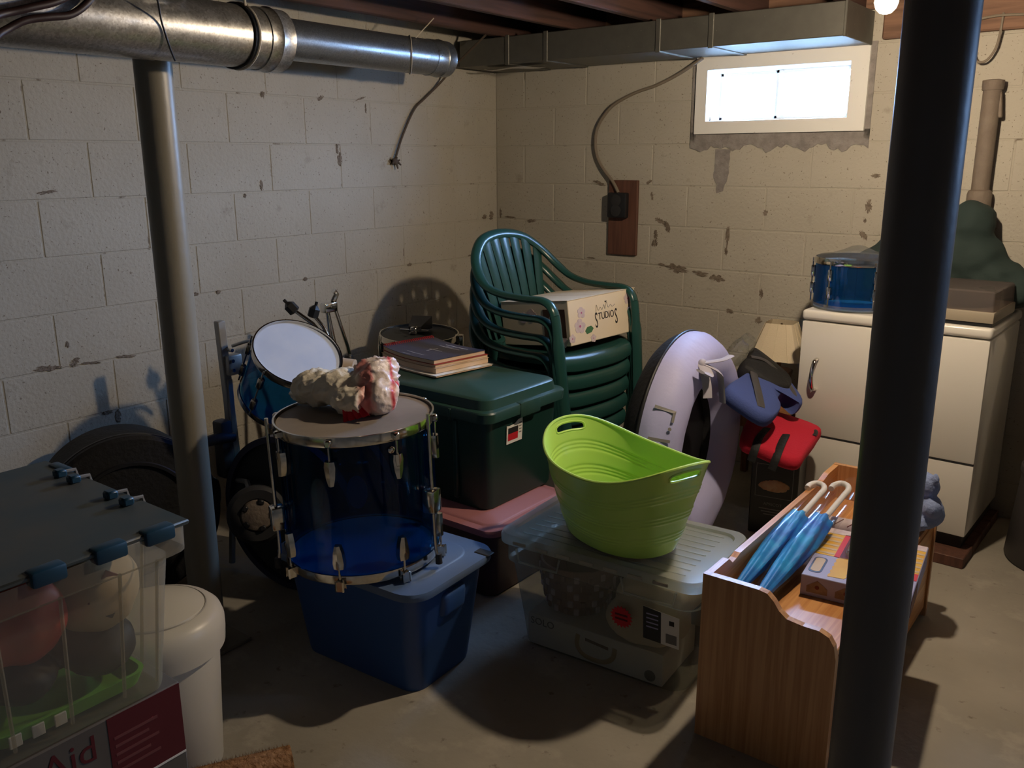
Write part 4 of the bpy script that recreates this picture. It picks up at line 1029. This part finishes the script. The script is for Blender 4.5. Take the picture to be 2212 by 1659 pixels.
# plastic shopping bag
bg = thing('plastic_bag', 'crumpled white plastic bag with red print on the drum head', 'bag', (1.315, -2.405, .7985), rad(24))
me = blob([((-.085, .015, .055), (.085, .07, .055), (0, 0, .2)), ((-.005, .0, .058), (.09, .085, .058), (0, 0, 0)), ((.09, .015, .075), (.07, .075, .075), (0, 0, 0)), ((.05, -.06, .045), (.075, .06, .045), (0, 0, .3)),
           ((-.145, .03, .035), (.05, .035, .03), (0, 0, .4)), ((.125, -.03, .05), (.05, .065, .055), (0, 0, 0)), ((.11, .03, .115), (.04, .04, .035), (0, 0, 0))], .0055, (9, .008), 2)
nr = [v.normal.copy() for v in me.vertices]
for v, n_ in zip(me.vertices, nr):
    q = Matrix.Rotation(.6, 3, 'Z') @ v.co; q = Vector((q.x * 16, q.y * 9, q.z * 10))
    r1 = 1 - abs(noise.noise(q)) * 1.6; r2 = 1 - abs(noise.noise(v.co * 33 + Vector((5, 2, 1)))) * 1.6; r3 = 1 - abs(noise.noise(v.co * 60)) * 1.6
    v.co += n_ * (.013 * max(0, r1) ** 3 + .006 * max(0, r2) ** 3 + .0022 * max(0, r3) ** 2 - .006)
    if v.co.z < .002: v.co.z = .002 + (v.co.z - .002) * .05
bag_m = pm('white_bag_film', (.80, .74, .62), .35, sss=.3, bump=(34, .5))
nt = bag_m.node_tree; bs = nt.nodes['Principled BSDF']
tc = N(nt, 'ShaderNodeTexCoord'); mp = N(nt, 'ShaderNodeMapping'); mp.inputs['Rotation'].default_value = (.3, .2, -.5); nt.links.new(tc.outputs['Object'], mp.inputs[0])
sx = N(nt, 'ShaderNodeSeparateXYZ'); nt.links.new(mp.outputs[0], sx.inputs[0])
nz = N(nt, 'ShaderNodeTexNoise'); nz.inputs['Scale'].default_value = 12; nt.links.new(tc.outputs['Object'], nz.inputs['Vector'])
ad = N(nt, 'ShaderNodeMath', operation='MULTIPLY_ADD'); ad.inputs[1].default_value = .05; nt.links.new(nz.outputs['Fac'], ad.inputs[0]); nt.links.new(sx.outputs[0], ad.inputs[2])
rp = N(nt, 'ShaderNodeValToRGB'); rp.color_ramp.interpolation = 'EASE'; els = rp.color_ramp.elements
els[0].position = .60; els[0].color = (.80, .74, .62, 1); els[1].position = .66; els[1].color = (.66, .30, .27, 1)
for p_, c_ in ((.705, (.66, .26, .24, 1)), (.735, (.72, .62, .56, 1)), (.84, (.74, .62, .57, 1)), (.87, (.62, .06, .08, 1)), (.90, (.72, .58, .54, 1))):
    e = els.new(p_); e.color = c_
mr = N(nt, 'ShaderNodeMapRange'); mr.inputs[1].default_value = -.2; mr.inputs[2].default_value = .2; nt.links.new(ad.outputs[0], mr.inputs[0]); nt.links.new(mr.outputs[0], rp.inputs[0]); nt.links.new(rp.outputs[0], bs.inputs['Base Color'])
M['bag_film'] = bag_m
meshobj('film', me, 'bag_film', bg)
loops = []
for i in range(11):
    t_ = i / 10; w_ = .008 + .030 * t_
    loops.append([(.03 + .055 * t_ + (k - 8) / 8 * w_ * 1.1, -.095 - .024 * t_ - .006 * math.cos(k * 1.57) * t_ + .010 * (1 - t_), .075 - .068 * t_ + (k - 8) / 8 * w_ * .35) for k in range(17)])
MB().loft(loops, False, False, closed=False).build('red_handle', 'bag_red', bg, ang=60)
MB().ball((.155, .0, .075), (.012, .012, .022), 12, 8).build('red_knot', 'bag_red', bg)
# tilted tom over the bass drum
ca, sa, cp, sp = math.cos(.6501), math.sin(.6501), math.cos(.2519), math.sin(.2519)
Rv, Uv, Bv = V(ca, sa, 0), V(-sa * sp, ca * sp, cp), V(sa * cp, -ca * cp, sp)
nrm = (Rv * .40 + Uv * .66 + Bv * .63).normalized()
tm = thing('tilted_tom', 'blue acrylic tom tilted with its white head towards the camera', 'drum', (.815, -2.175, .862)); tm.matrix_basis = aim((.815, -2.175, .858), nrm)
R = .153
MB().lathe([(R, -.225), (R, -.004), (R - .004, -.004), (R - .004, -.225)], 72, cap0=False, cap1=False).build('shell', 'acrylic', tm)
hoopmesh(R, -.002, .014, .006, 72).build('hoop', 'chrome', tm); hoopmesh(R, -.226, .012, .006, 72).build('hoop', 'chrome', tm)
MB().lathe([(R + .002, -.002), (R - .004, .003), (.001, .002)], 72, cap0=False).build('drum_head', 'head_white', tm)
for k in range(6):
    T = Matrix.Rotation(2 * PI * k / 6 + .35, 4, 'Z')
    for zz in (-.055, -.165): MB().box(R, R + .02, -.011, .011, zz - .026, zz + .026, .007, 2, T=T).build('lug', 'chrome_old', tm)
    MB().cyl((R + .012, 0, -.22), (R + .012, 0, .004), .003, seg=8, T=T).build('tension_rod', 'chrome', tm)
# bass drum standing behind
bd = thing('bass_drum', 'big dark blue bass drum on its hoops behind the floor tom', 'drum', (.81, -2.15, .292)); bd.matrix_basis = aim((.81, -2.15, .292), (.18, -1, 0))
R = .272
MB().lathe([(R, -.11), (R, .11), (R - .006, .11), (R - .006, -.11)], 96, cap0=False, cap1=False).build('shell', 'acrylic_dark', bd)
for z_ in (-.12, .12): MB().lathe([(R - .004, z_ - .018), (R + .018, z_ - .018), (R + .018, z_ + .018), (R - .004, z_ + .018), (R - .004, z_ - .018)], 96, cap0=False, cap1=False).build('hoop', 'book_navy', bd)
for z_ in (-.115, .115): MB().lathe([(R, z_), (.001, z_ + .002)], 96, cap0=False).build('drum_head', 'contents_dark', bd)
for k in range(8):
    T = Matrix.Rotation(2 * PI * k / 8 + .2, 4, 'Z'); MB().box(R, R + .018, -.01, .01, -.05, .05, .006, 2, T=T).build('lug', 'chrome_old', bd)
# double tom holder rising from the bass drum
th = thing('tom_holder', 'two chrome holder arms with black caps rising behind the tilted tom', 'drum hardware', (.80, -2.0, .575))
MB().cyl((0, 0, 0), (-.03, .03, .27), .012, seg=14).build('post', 'chrome', th)
for p0, p1, c_ in (((-.03, .03, .26), (-.155, -.045, .405), (-.17, -.055, .425)), ((-.03, .03, .26), (-.105, .005, .385), (-.10, .012, .41))):
    ar = MB().tube([p0, ((p0[0] + p1[0]) / 2, (p0[1] + p1[1]) / 2, (p0[2] + p1[2]) / 2 + .02), p1], .0075, 10).build('arm', 'chrome', th)
    T = aim(p1, Vector(c_) - Vector(p1))
    MB().lathe([(.012, -.012), (.022, -.008), (.022, .022), (.012, .032), (.006, .036), (.006, .05)], 6, T=T).build('cap', 'black', ar, ang=20)
# folded cymbal stand
cs = thing('cymbal_stand', 'folded chrome cymbal stand leaning by the left wall', 'stand', (.50, -1.76, 0))
MB().tube([(0, .12, 0), (.0, .055, .66), (0, .025, .80), (0, 0, .935)], [.012, .011, .010, .009], 10).build('tube', 'chrome', cs)
MB().tube([(0, .20, .36), (0, .14, .58), (0, .10, .76), (0, .035, .952)], .008, 10).build('tube', 'chrome', cs)
MB().tube([(0, -.06, 0), (.0, -.01, .5), (0, .01, .80), (0, .0, .93)], .008, 10).build('tube', 'chrome', cs)
MB().box(-.018, .018, -.022, .045, .915, .955, .006, 2).build('hinge', 'chrome', cs)
MB().tube([(0, .035, .955), (0, .055, .985), (0, .04, 1.0)], .012, 8).build('wing_nut', 'chrome', cs)
MB().lathe([(.018, 0), (.02, .01), (.02, .05), (.015, .06)], 14, T=Matrix.Translation((0, .105, .66))).build('clamp', 'black', cs)
MB().tube([(.03, .105, .70), (-.03, .105, .70)], .006, 8).build('clamp_bolt', 'chrome', cs)
MB().tube([(.0, .15, .56), (.03, .19, .53), (.05, .25, .50)], .008, 8).build('leg', 'black', cs)
tp = thing('tape_roll', 'cream tape roll hooked on the chrome stand beside the tilted tom', 'tape', (.70, -1.85, .72)); tp.matrix_basis = aim((.70, -1.85, .72), (.75, .45, -.1))
MB().lathe([(.028, -.03), (.046, -.03), (.046, .03), (.028, .03), (.028, -.03)], 32, cap0=False, cap1=False).build('roll', 'tape', tp)
MB().lathe([(.0255, -.031), (.0278, -.031), (.0278, .031), (.0255, .031), (.0255, -.031)], 32, cap0=False, cap1=False).build('core', 'card', tp)
# snare drum on its stand
sd = thing('snare_drum', 'chrome hooped snare drum behind the notebooks by the left wall', 'drum', (.445, -1.165, .585), 0, rot=(rad(3), rad(2), .4))
R = .178
MB().lathe([(R, .0), (R, .135)], 72, cap0=False, cap1=False).build('shell', 'black', sd)
hoopmesh(R, .005, .012, .006, 72).build('hoop', 'chrome', sd); hoopmesh(R, .135, .014, .007, 72).build('hoop', 'chrome', sd)
MB().lathe([(R, .139), (.001, .14)], 64, cap0=False).build('drum_head', 'contents_dark', sd)
for k in range(10):
    T = Matrix.Rotation(2 * PI * k / 10, 4, 'Z'); MB().box(R, R + .018, -.008, .008, .03, .11, .005, 2, T=T).build('lug', 'chrome', sd)
    MB().cyl((R + .013, 0, .0), (R + .013, 0, .148), .003, seg=6, T=T).build('tension_rod', 'chrome', sd)
MB().box(R - .01, R + .03, -.02, .02, .04, .145, .006, 2, T=Matrix.Rotation(.2, 4, 'Z')).build('strainer', 'chrome', sd)
ss = thing('snare_stand', 'chrome tripod stand holding up the snare drum', 'stand', (.445, -1.165, 0))
MB().cyl((0, 0, .12), (0, 0, .545), .011, seg=14).build('post', 'chrome', ss)
for k in range(3):
    a = 2 * PI * k / 3 + .3; MB().tube([(0, 0, .32), (.10 * math.cos(a), .10 * math.sin(a), .15), (.19 * math.cos(a), .19 * math.sin(a), .008)], .008, 8).build('leg', 'chrome', ss)
    MB().tube([(0, 0, .535), (.09 * math.cos(a), .09 * math.sin(a), .553), (.168 * math.cos(a), .168 * math.sin(a), .56), (.20 * math.cos(a), .20 * math.sin(a), .577)], .006, 8).build('basket_arm', 'chrome', ss)
hw = thing('cowbell', 'black cowbell clamped on top of the snare drum rim', 'cowbell', (.42, -1.14, .735), rad(25))
MB().loft([[(x * .030, -.055, .012 + .016 * z_) for x, z_ in ((-1, -.6), (1, -.6), (1, 1), (-1, 1))], [(x * .05, .06, .02 + .04 * z_) for x, z_ in ((-1, -.45), (1, -.45), (1, 1), (-1, 1))]]).build('bell', 'black', hw, smooth=False)
MB().box(-.015, .015, -.075, -.04, -.004, .03, .004, 1).build('clamp', 'chrome', hw)
MB().tube([(-.07, -.06, .012), (.07, -.06, .012)], .005, 8).build('clamp_rod', 'chrome', hw)
MB().tube([(.0, -.08, .01), (.0, -.13, .012)], .004, 8).build('wing_bolt', 'chrome', hw)

# ------------------------------------------------------------------ grey push cart and black drum case by the wall
gc = thing('golf_cart', 'folded grey push cart with brackets and a black wheel by the wall', 'cart', (.505, -2.285, 0), 0)
MB().box(-.014, .014, -.016, .016, .30, .955, .003, 1, T=Matrix.Rotation(rad(2), 4, 'X') @ Matrix.Translation((0, .05, 0))).build('main_tube', 'steel', gc)
MB().box(-.018, .018, -.03, .03, .755, .83, .006, 2, T=Matrix.Translation((.02, .045, 0))).build('bracket', 'steel', gc)
MB().tube(smoothpts([(.02, .045, .86), (.05, .10, .875), (.05, .16, .865), (.04, .19, .83)], 5), .016, 8, flat=.35).build('bag_hook', 'steel', gc)
for z_ in (.775, .81, .85): MB().cyl((.02, .03, z_), (.045, .03, z_), .007, seg=10).build('bolt', 'chrome_old', gc)
MB().box(-.03, .03, -.055, -.005, .38, .60, .012, 2, T=Matrix.Translation((.03, 0, 0))).build('lower_clamp', 'dkgrey', gc)
MB().tube([(.03, -.10, .535), (.05, -.05, .54), (.05, .0, .53)], [.02, .022, .018], 12).build('clamp_knob', 'dkgrey', gc)
MB().box(-.02, .02, .015, .04, .15, .74, .004, 1).build('side_tube', 'steel', gc)
MB().tube(smoothpts([(.0, .03, .40), (.03, .06, .30), (.09, .10, .22), (.13, .15, .20)], 5), .010, 8).build('handle_bar', 'steel', gc)
MB().tube([(.0, -.02, .02), (.0, .02, .40)], .012, 8).build('strut', 'steel', gc)
wc = V(.345, -.135, .345); T = aim(wc, (.80, -.55, .18))
ax = MB().tube([(.02, 0, .36), (.18, -.05, .40), wc], .010, 8).build('axle_arm', 'steel', gc)
wh = MB().lathe([(.058, -.022), (.088, -.024), (.10, -.012), (.10, .012), (.088, .024), (.058, .022), (.058, -.022)], 40, T=T, cap0=False, cap1=False).build('wheel', 'dark', gc)
MB().lathe([(.058, -.015), (.058, .012), (.05, .026), (.03, .032), (.001, .034)], 32, T=T, cap0=False).build('hub', 'grey_iron', wh)
for k in range(5):
    MB().box(.038, .056, -.011, .011, .016, .034, .004, 1, T=T @ Matrix.Rotation(2 * PI * k / 5, 4, 'Z')).build('hub_slot', 'black', wh)
dc = thing('drum_case', 'round black case standing on edge behind the foreground bin', 'case', (.36, -2.575, .30)); dc.matrix_basis = aim((.33, -2.60, .296), (1, -.35, .06))
MB().lathe([(.28, -.13), (.29, -.12), (.292, .09), (.296, .092), (.297, .13), (.285, .142), (.20, .146), (.19, .138), (.001, .136)], 72).build('case', 'black_cloth', dc)
MB().lathe([(.296, .088), (.299, .09), (.299, .102), (.296, .104)], 72, cap0=False, cap1=False).build('rim_band', 'black', dc)
MB().lathe([(.19, .139), (.195, .15), (.205, .15), (.21, .144)], 64, cap0=False, cap1=False).build('ring', 'black', dc)
MB().tube(smoothpts([(.285, -.06, .02), (.315, -.04, .02), (.318, .04, .02), (.285, .06, .02)], 5), .010, 8).build('handle', 'black', dc)

# ------------------------------------------------------------------ pine bench and what lies on it
pbn = thing('pine_bench', 'varnished pine bench with scalloped ends behind the near post', 'bench', (2.37, -2.16, 0))
prof = [(0, 0), (.35, 0), (.35, .35), (.343, .385), (.33, .405), (.305, .415), (.265, .415), (.225, .42), (.205, .435), (.19, .456), (.172, .472), (.15, .476), (0, .476)]
def endp(y0, y1): return MB().prism(prof, 0, .02, T=frame((0, y0 + .02, 0), (1, 0, 0), (0, 0, 1)))
endp(0, 0).build('end_panel', 'pine', pbn, smooth=False); endp(1.05, 0).build('end_panel', 'pine', pbn, smooth=False)
pts = [(0, .02)]
top = []
for k in range(41):
    y = .02 + 1.03 * k / 40; u = k / 40
    z_ = .474 if u < .10 else (.474 - .022 * math.sin((u - .10) / .035 * PI / 2) if u < .135 else (.452 + .012 * math.sin((u - .135) / .05 * PI / 2) if u < .185 else .464 + .0 * u))
    if u > .85: z_ = .464 + .010 * min(1, (u - .85) / .05)
    top.append((y, z_))
MB().prism([(.02, .03), (1.05, .03)] + [(y, z_) for y, z_ in top[::-1]], 0, .018, T=frame((0, 0, 0), (0, 1, 0), (0, 0, 1))).build('back_panel', 'pine_top', pbn, smooth=False)
MB().box(.018, .34, .02, 1.05, .335, .355, .002, 1).build('seat_board', 'pine_top', pbn, smooth=False)
MB().box(.325, .343, .02, 1.05, .03, .335, .002, 1).build('front_panel', 'pine_top', pbn, smooth=False)
def umbrella(label, x0, y0, z0, x1, y1, z1, mat, rr):
    u = thing('childs_umbrella', label, 'umbrella', (x0, y0, z0), 0, 'wrapped umbrellas on the pine bench')
    P0 = V(0, 0, 0); P1 = V(x1 - x0, y1 - y0, z1 - z0); D = P1 - P0; Ln = D.length; T = aim((0, 0, 0), D)
    lo = []
    for i in range(26):
        t_ = i / 25; rbase = rr * (.30 + .70 * min(1, t_ * 1.35) ** .8) * (1 - .12 * max(0, t_ - .8) * 5)
        lo.append([(rbase * (1 + .16 * math.cos(6 * a + 7 * t_)) * math.cos(a), rbase * (1 + .16 * math.cos(6 * a + 7 * t_)) * math.sin(a), Ln * .66 * t_) for a in [2 * PI * k / 30 for k in range(30)]])
    MB().loft(lo).build('canopy', mat, u, T=T, ang=60)
    MB().cyl((0, 0, -.03), (0, 0, .01), .005, seg=8).build('ferrule', 'umb_tip', u, T=T)
    for k in range(6):
        a = 2 * PI * k / 6; MB().ball((rr * .85 * math.cos(a), rr * .85 * math.sin(a), Ln * .668), .0055, 8, 6).build('rib_tip', 'umb_tip', u, T=T)
    MB().cyl((0, 0, Ln * .6), (0, 0, Ln * .93), .009, seg=12).build('shaft', 'umb_tip', u, T=T)
    MB().tube(smoothpts([(0, 0, Ln * .92), (0, 0, Ln * .98), (.012, 0, Ln * 1.02), (.035, 0, Ln * 1.03), (.05, 0, Ln * 1.0), (.05, 0, Ln * .96)], 5), .0095, 10).build('handle', 'umb_tip', u, T=T)
    MB().lathe([(rr * .55, -.01), (rr * 1.22, Ln * .35), (rr * 1.32, Ln * .7), (rr * 1.25, Ln * .9), (rr * .8, Ln * 1.04)], 22, cap0=False, cap1=False).build('wrapper', 'film', u, T=T, ang=60)
umbrella('light blue wrapped umbrella against the back panel of the pine bench', 2.418, -2.055, .400, 2.424, -1.36, .475, 'umb1', .033)
umbrella('bright blue wrapped umbrella on the open side of the pair', 2.480, -2.075, .392, 2.492, -1.33, .480, 'umb2', .035)
tx = thing('toy_box', 'lavender and yellow toy box with a clear window on the pine bench', 'toy box', (2.655, -1.69, .3555), rad(6))
MB().box(-.139, .139, -.185, .175, 0, .060, .0015, 1).build('carton', 'lavender', tx, smooth=False)
TT = Matrix.Translation((0, 0, .0602))
strip(tx, TT, -.137, .137, -.03, .173, 'yellow', .0006, 'print'); strip(tx, TT, -.085, -.070, -.03, .140, 'red', .0012, 'print'); strip(tx, TT, -.070, .085, -.028, .135, 'maroon', .0010, 'window_recess')
strip(tx, TT, -.137, .137, .135, .173, 'orchid', .0012, 'print'); strip(tx, TT, .100, .137, -.075, -.03, 'red', .0009, 'print')
for k in range(5): strip(tx, TT, -.135, -.087, -.02 + .031 * k, -.008 + .031 * k, 'tan_print', .0012, 'print')
for k in range(5): strip(tx, TT, .098, .136, -.02 + .031 * k, -.008 + .031 * k, 'tan_print', .0012, 'print')
MB().box(-.06, .075, -.02, .11, .0615, .080, .012, 3).build('window_bubble', 'clear', tx)
MB().prism([(-.112 + x, -.105 + y) for x, y in rrect(.036, .105, .015, 4)], 0, .0008).build('print', 'book_navy', tx, T=TT, smooth=False)
MB().prism([(-.112 + x, -.105 + y) for x, y in rrect(.026, .092, .011, 4)], .0004, .0014).build('print', 'tan_print', tx, T=TT, smooth=False)
MB().prism([(-.075, -.165)] + [(-.032 + .004 * (k % 2), -.16 + .013 * k) for k in range(11)] + [(-.072 - .004 * (k % 2), -.035 - .013 * k) for k in range(10)], 0, .0008).build('print', 'yellow', tx, T=TT, smooth=False)
MB().prism([(.0, -.14), (.035, -.13), (.025, -.09), (.005, -.07)], 0, .0008).build('print', 'orchid', tx, T=TT, smooth=False)
TFr = frame((0, -.1853, 0), (1, 0, 0), (0, 0, 1))
for x, w_ in ((-.095, .055), (-.02, .055), (.055, .055)):
    MB().prism([(x - w_ / 2, .012), (x + w_ / 2, .012), (x + w_ / 2, .03), (x, .05), (x - w_ / 2, .03)], 0, .0006).build('print', 'photo_mid', tx, T=TFr, smooth=False)
    MB().prism([(x + .006 * math.cos(2 * PI * j / 10), .03 + .006 * math.sin(2 * PI * j / 10)) for j in range(10)], .0004, .0012).build('print', 'maroon', tx, T=TFr, smooth=False)
TSd = frame((.1393, 0, 0), (0, 1, 0), (0, 0, 1)); strip(tx, TSd, -.18, -.05, .004, .05, 'maroon', .0006, 'print')
rl = thing('paper_roll', 'pink flowered paper roll at the back of the toy box', 'roll', (2.56, -1.445, .389), rad(8))
MB().cyl((-.09, 0, 0), (.11, 0, 0), .033, seg=28).build('roll', 'orchid', rl)
for k in range(4): MB().tube(smoothpts([(-.07 + .04 * k, -.033 * math.cos(.6), .033 * math.sin(.6)), (-.055 + .04 * k, -.034 * math.cos(1.0), .034 * math.sin(1.0)), (-.045 + .04 * k, -.034 * math.cos(1.4), .034 * math.sin(1.4))], 3), .0016, 5).build('print', 'maroon_ink', rl)
px_ = thing('plush_toy', 'pale blue plush toy sitting at the far end of the pine bench', 'plush toy', (2.695, -1.20, .3555), rad(-40))
me = blob([((0, 0, .055), (.065, .06, .06), (0, 0, 0)), ((.0, -.005, .14), (.042, .042, .045), (0, 0, 0)), ((-.045, -.06, .03), (.028, .04, .025), (0, 0, .3)), ((.045, -.06, .03), (.028, .04, .025), (0, 0, -.3)),
           ((-.06, -.02, .085), (.022, .03, .03), (0, .3, 0)), ((.06, -.02, .085), (.022, .03, .03), (0, -.3, 0)), ((-.035, 0, .178), (.016, .012, .018), (0, 0, 0)), ((.035, 0, .178), (.016, .012, .018), (0, 0, 0))], .008, (30, .004), 3)
for v in me.vertices: v.co.z = max(v.co.z, .001)
meshobj('body', me, 'plush', px_)
for s in (-1, 1): MB().ball((s * .016, -.044, .15), .005, 10, 8).build('eye', 'black', px_)
MB().ball((0, -.047, .135), (.006, .005, .005), 10, 8).build('nose', 'black', px_)

# ------------------------------------------------------------------ foreground, left
kb = thing('appliance_carton', 'maroon and grey appliance carton on the floor under the hazy bin', 'carton', (1.415, -3.535, 0), rad(0))
MB().box(-.28, .325, -.25, .265, 0, .492, .003, 1).build('carton', 'grey_carton', kb, smooth=False)
TK = frame((.3252, 0, 0), (0, 1, 0), (0, 0, 1))
strip(kb, TK, .11, .263, .335, .490, 'maroon', .0008, 'printed_panel')
for k in range(5): strip(kb, TK, .12, .21 - .02 * (k % 2), .44 - .018 * k, .446 - .018 * k, 'maroon_ink', .0014, 'panel_print')
strip(kb, TK, .11, .263, .33, .335, 'paper', .0012, 'panel_print')
lettering('lettering', 'Aid', .075, 'maroon', kb, TK @ Matrix.Translation((.035, .445, .0006)))
strip(kb, TK, .05, .2, .02, .2, 'photo_dark', .0006, 'photo_print')
lb = thing('hazy_bin', 'tall hazy plastic bin with hinged navy lid in the left foreground', 'bin', (1.505, -3.465, .494), rad(0))
L, W, Hh = .545, .425, .345
b = MB(); lp = [rr3(L - .085, W - .085, .03, 0, 4), rr3(L - .078, W - .078, .03, .012, 4), rr3(L - .03, W - .03, .03, Hh - .06, 4), rr3(L + .005, W + .005, .03, Hh - .055, 4), rr3(L + .02, W + .02, .03, Hh - .05, 4), rr3(L + .022, W + .022, .03, Hh, 4)]
b.loft(lp, True, False).build('body', 'bin_plastic', lb)
for y in (-.13, -.02, .09, .165):
    MB().tube([(L / 2 - .042, y * .92, .02), (L / 2 - .016, y, Hh - .06)], .0035, 6).build('body_rib', 'bin_plastic', lb)
for x in (-.15, 0, .15): MB().tube([(x * .95, W / 2 - .042, .02), (x, W / 2 - .016, Hh - .06)], .0035, 6).build('body_rib', 'bin_plastic', lb)
ld = MB()
for s, x0, x1 in ((-1, -(L / 2 + .012), -.003), (1, .003 - .006, L / 2 + .012)):
    pass
MB().box(-(L / 2 + .012), L / 2 + .012, -(W / 2 + .012), W / 2 + .012, Hh + .001, Hh + .011, .003, 1).build('lid', 'navy_lid', lb)
for x in (-.15, -.09, .06, .12):
    MB().box(x - .012, x + .012, W / 2 - .034, W / 2 - .010, Hh + .010, Hh + .028, .004, 1).build('lid_knob', 'navy_clip', lb)
    MB().tube([(x, W / 2 - .01, Hh + .02), (x + .0, W / 2 + .012, Hh + .018), (x + .0, W / 2 + .014, Hh + .004)], .004, 6).build('hinge_wire', 'steel', lb)
for y in (-.155, -.045, .065, .16): MB().box(L / 2 - .012, L / 2 + .020, y - .03, y + .03, Hh - .014, Hh + .016, .006, 2).build('lid_clip', 'navy_clip', lb)
MB().box(-.245, -.17, W / 2 - .005, W / 2 + .02, Hh - .01, Hh + .016, .006, 2).build('lid_clip', 'navy_clip', lb)
MB().box(-L / 2 - .02, -L / 2 + .01, -.06, .08, Hh - .01, Hh + .016, .006, 2).build('lid_clip', 'navy_clip', lb)
bz = .5075
def content(nm, lab, cat, parts, mat, vox=.012, nzv=(10, .01)):
    o = thing(nm, lab, cat, (1.505, -3.465, bz)); me = blob(parts, vox, nzv, 4)
    for v in me.vertices:
        f = .205 + .02 * v.co.z / .3
        v.co.x = max(-f - .0, min(f + .012, v.co.x)); v.co.y = max(-f + .04, min(f - .048, v.co.y)); v.co.z = max(0, min(.29, v.co.z))
    meshobj('body', me, mat, o); return o
content('red_pouch', 'red pouch seen through the upper front of the hazy bin', 'pouch', [((.14, -.04, .20), (.08, .07, .09), (0, 0, 0)), ((.12, -.11, .20), (.08, .07, .08), (0, 0, 0))], 'contents_red')
cg = content('tan_package', 'tan package with a tilted grey label inside the hazy bin', 'package', [((.12, .10, .20), (.10, .085, .09), (0, 0, 0)), ((.0, .06, .2), (.14, .10, .09), (0, 0, 0)), ((-.1, -.06, .2), (.12, .14, .09), (0, 0, 0))], 'contents_tan')
for k, (dy, dz) in enumerate(((.08, .23), (.10, .20))):
    MB().box(-.001, .003, -.034, .034, -.014, .014, .001, 1, T=Matrix.Translation((.205, dy, dz)) @ Matrix.Rotation(rad(52), 4, 'X')).build('label', 'contents_dark' if k else 'maroon_ink', cg)
content('dark_bundle', 'dark round bundle low inside the hazy bin', 'bundle', [((.11, .09, .075), (.085, .075, .055), (0, 0, 0)), ((.12, -.06, .08), (.08, .07, .05), (0, 0, 0))], 'contents_dark')
o = thing('green_tray', 'flat green tray at the bottom of the hazy bin', 'tray', (1.505, -3.465, bz))
MB().loft([rr3(.40, .28, .03, .0, 4), rr3(.42, .30, .03, .03, 4), rr3(.405, .285, .028, .03, 4), rr3(.39, .27, .028, .006, 4)], True, True).build('tray', 'contents_green', o)
for y in (-.11, -.07, -.03): MB().box(.2085, .2125, y - .011, y + .011, .002, .026, .001, 1).build('stripe', 'paper', o, smooth=False)
# swing-top bin
tcn = thing('swing_bin', 'slim white plastic swing-top bin beside the foreground bin', 'bin', (1.338, -3.088, 0), rad(-30))
MB().lathe([(.125, 0), (.129, .006), (.146, .335), (.146, .34)], 56).build('body', 'white_plastic', tcn)
MB().lathe([(.150, .335), (.160, .338), (.163, .37), (.163, .40), (.156, .422), (.142, .436), (.122, .442)], 56).build('lid_collar', 'white_plastic', tcn)
MB().lathe([(.121, .438), (.117, .446), (.09, .456), (.05, .464), (.001, .467)], 56).build('swing_flap', 'white_plastic', tcn)
MB().lathe([(.1215, .4400), (.1235, .4425), (.1215, .4445), (.1195, .4425), (.1215, .4400)], 56, cap0=False, cap1=False).build('flap_groove', 'grey_plastic', tcn)
MB().prism([(-.075, 0), (.075, 0), (.06, .03), (.03, .05), (-.03, .05), (-.06, .03)], 0, .005, T=Matrix.Rotation(rad(-28), 4, 'Z') @ frame((.163, 0, .345), (0, 1, 0), (-.35, 0, 1))).build('thumb_plate', 'grey_plastic', tcn)
# rolled coir mat
cm = thing('coir_mat', 'rolled bristly coir mat at the bottom left edge', 'mat', (1.585, -3.035, .0))
pts0 = []
A0, A1 = V(-.06, -.17, .055), V(.085, .075, .055); D = (A1 - A0)
T = aim(A0, D); Ln = D.length
sp_ = []
for k in range(70):
    a = k / 69 * 2 * PI * 2.4; rr = .018 + .0145 * a / PI / 1.55; sp_.append((rr * math.cos(a), rr * math.sin(a)))
inner = [(x * .86, y * .86) for x, y in sp_]
MB().prism(sp_ + inner[::-1], 0, Ln, T=T).build('mat_roll', 'coir', cm)
rnd = random.Random(11); b = MB()
for k in range(2600):
    a = rnd.random() * 2 * PI; z_ = rnd.random() * Ln; r0 = .050 + .006 * rnd.random(); r1 = r0 + .010 + .006 * rnd.random(); da = (rnd.random() - .5) * .25; dz = (rnd.random() - .5) * .012
    p0 = (r0 * math.cos(a), r0 * math.sin(a), z_); p1 = (r1 * math.cos(a + da), r1 * math.sin(a + da), z_ + dz); w_ = .0009
    b.add([p0, (p0[0] + w_, p0[1] - w_, p0[2] + w_), p1], [(0, 1, 2)]); b.add([p0, (p0[0] - w_, p0[1] + w_, p0[2] + w_), p1], [(0, 1, 2)])
br = b.build('bristles', 'coir', cm, smooth=False, T=T, weld=False); br['kind'] = 'stuff'
# grey bin at the far right
o = thing('grey_bin', 'dark grey bin at the far right edge past the dryer', 'bin', (3.06, -.36, 0))
MB().lathe([(.205, 0), (.215, .015), (.19, .36), (.165, .52), (.15, .56), (.10, .58)], 48).build('body', 'dkgrey', o)
MB().lathe([(.192, .35), (.198, .355), (.196, .375), (.19, .38)], 48, cap0=False, cap1=False).build('rim', 'dkgrey', o)
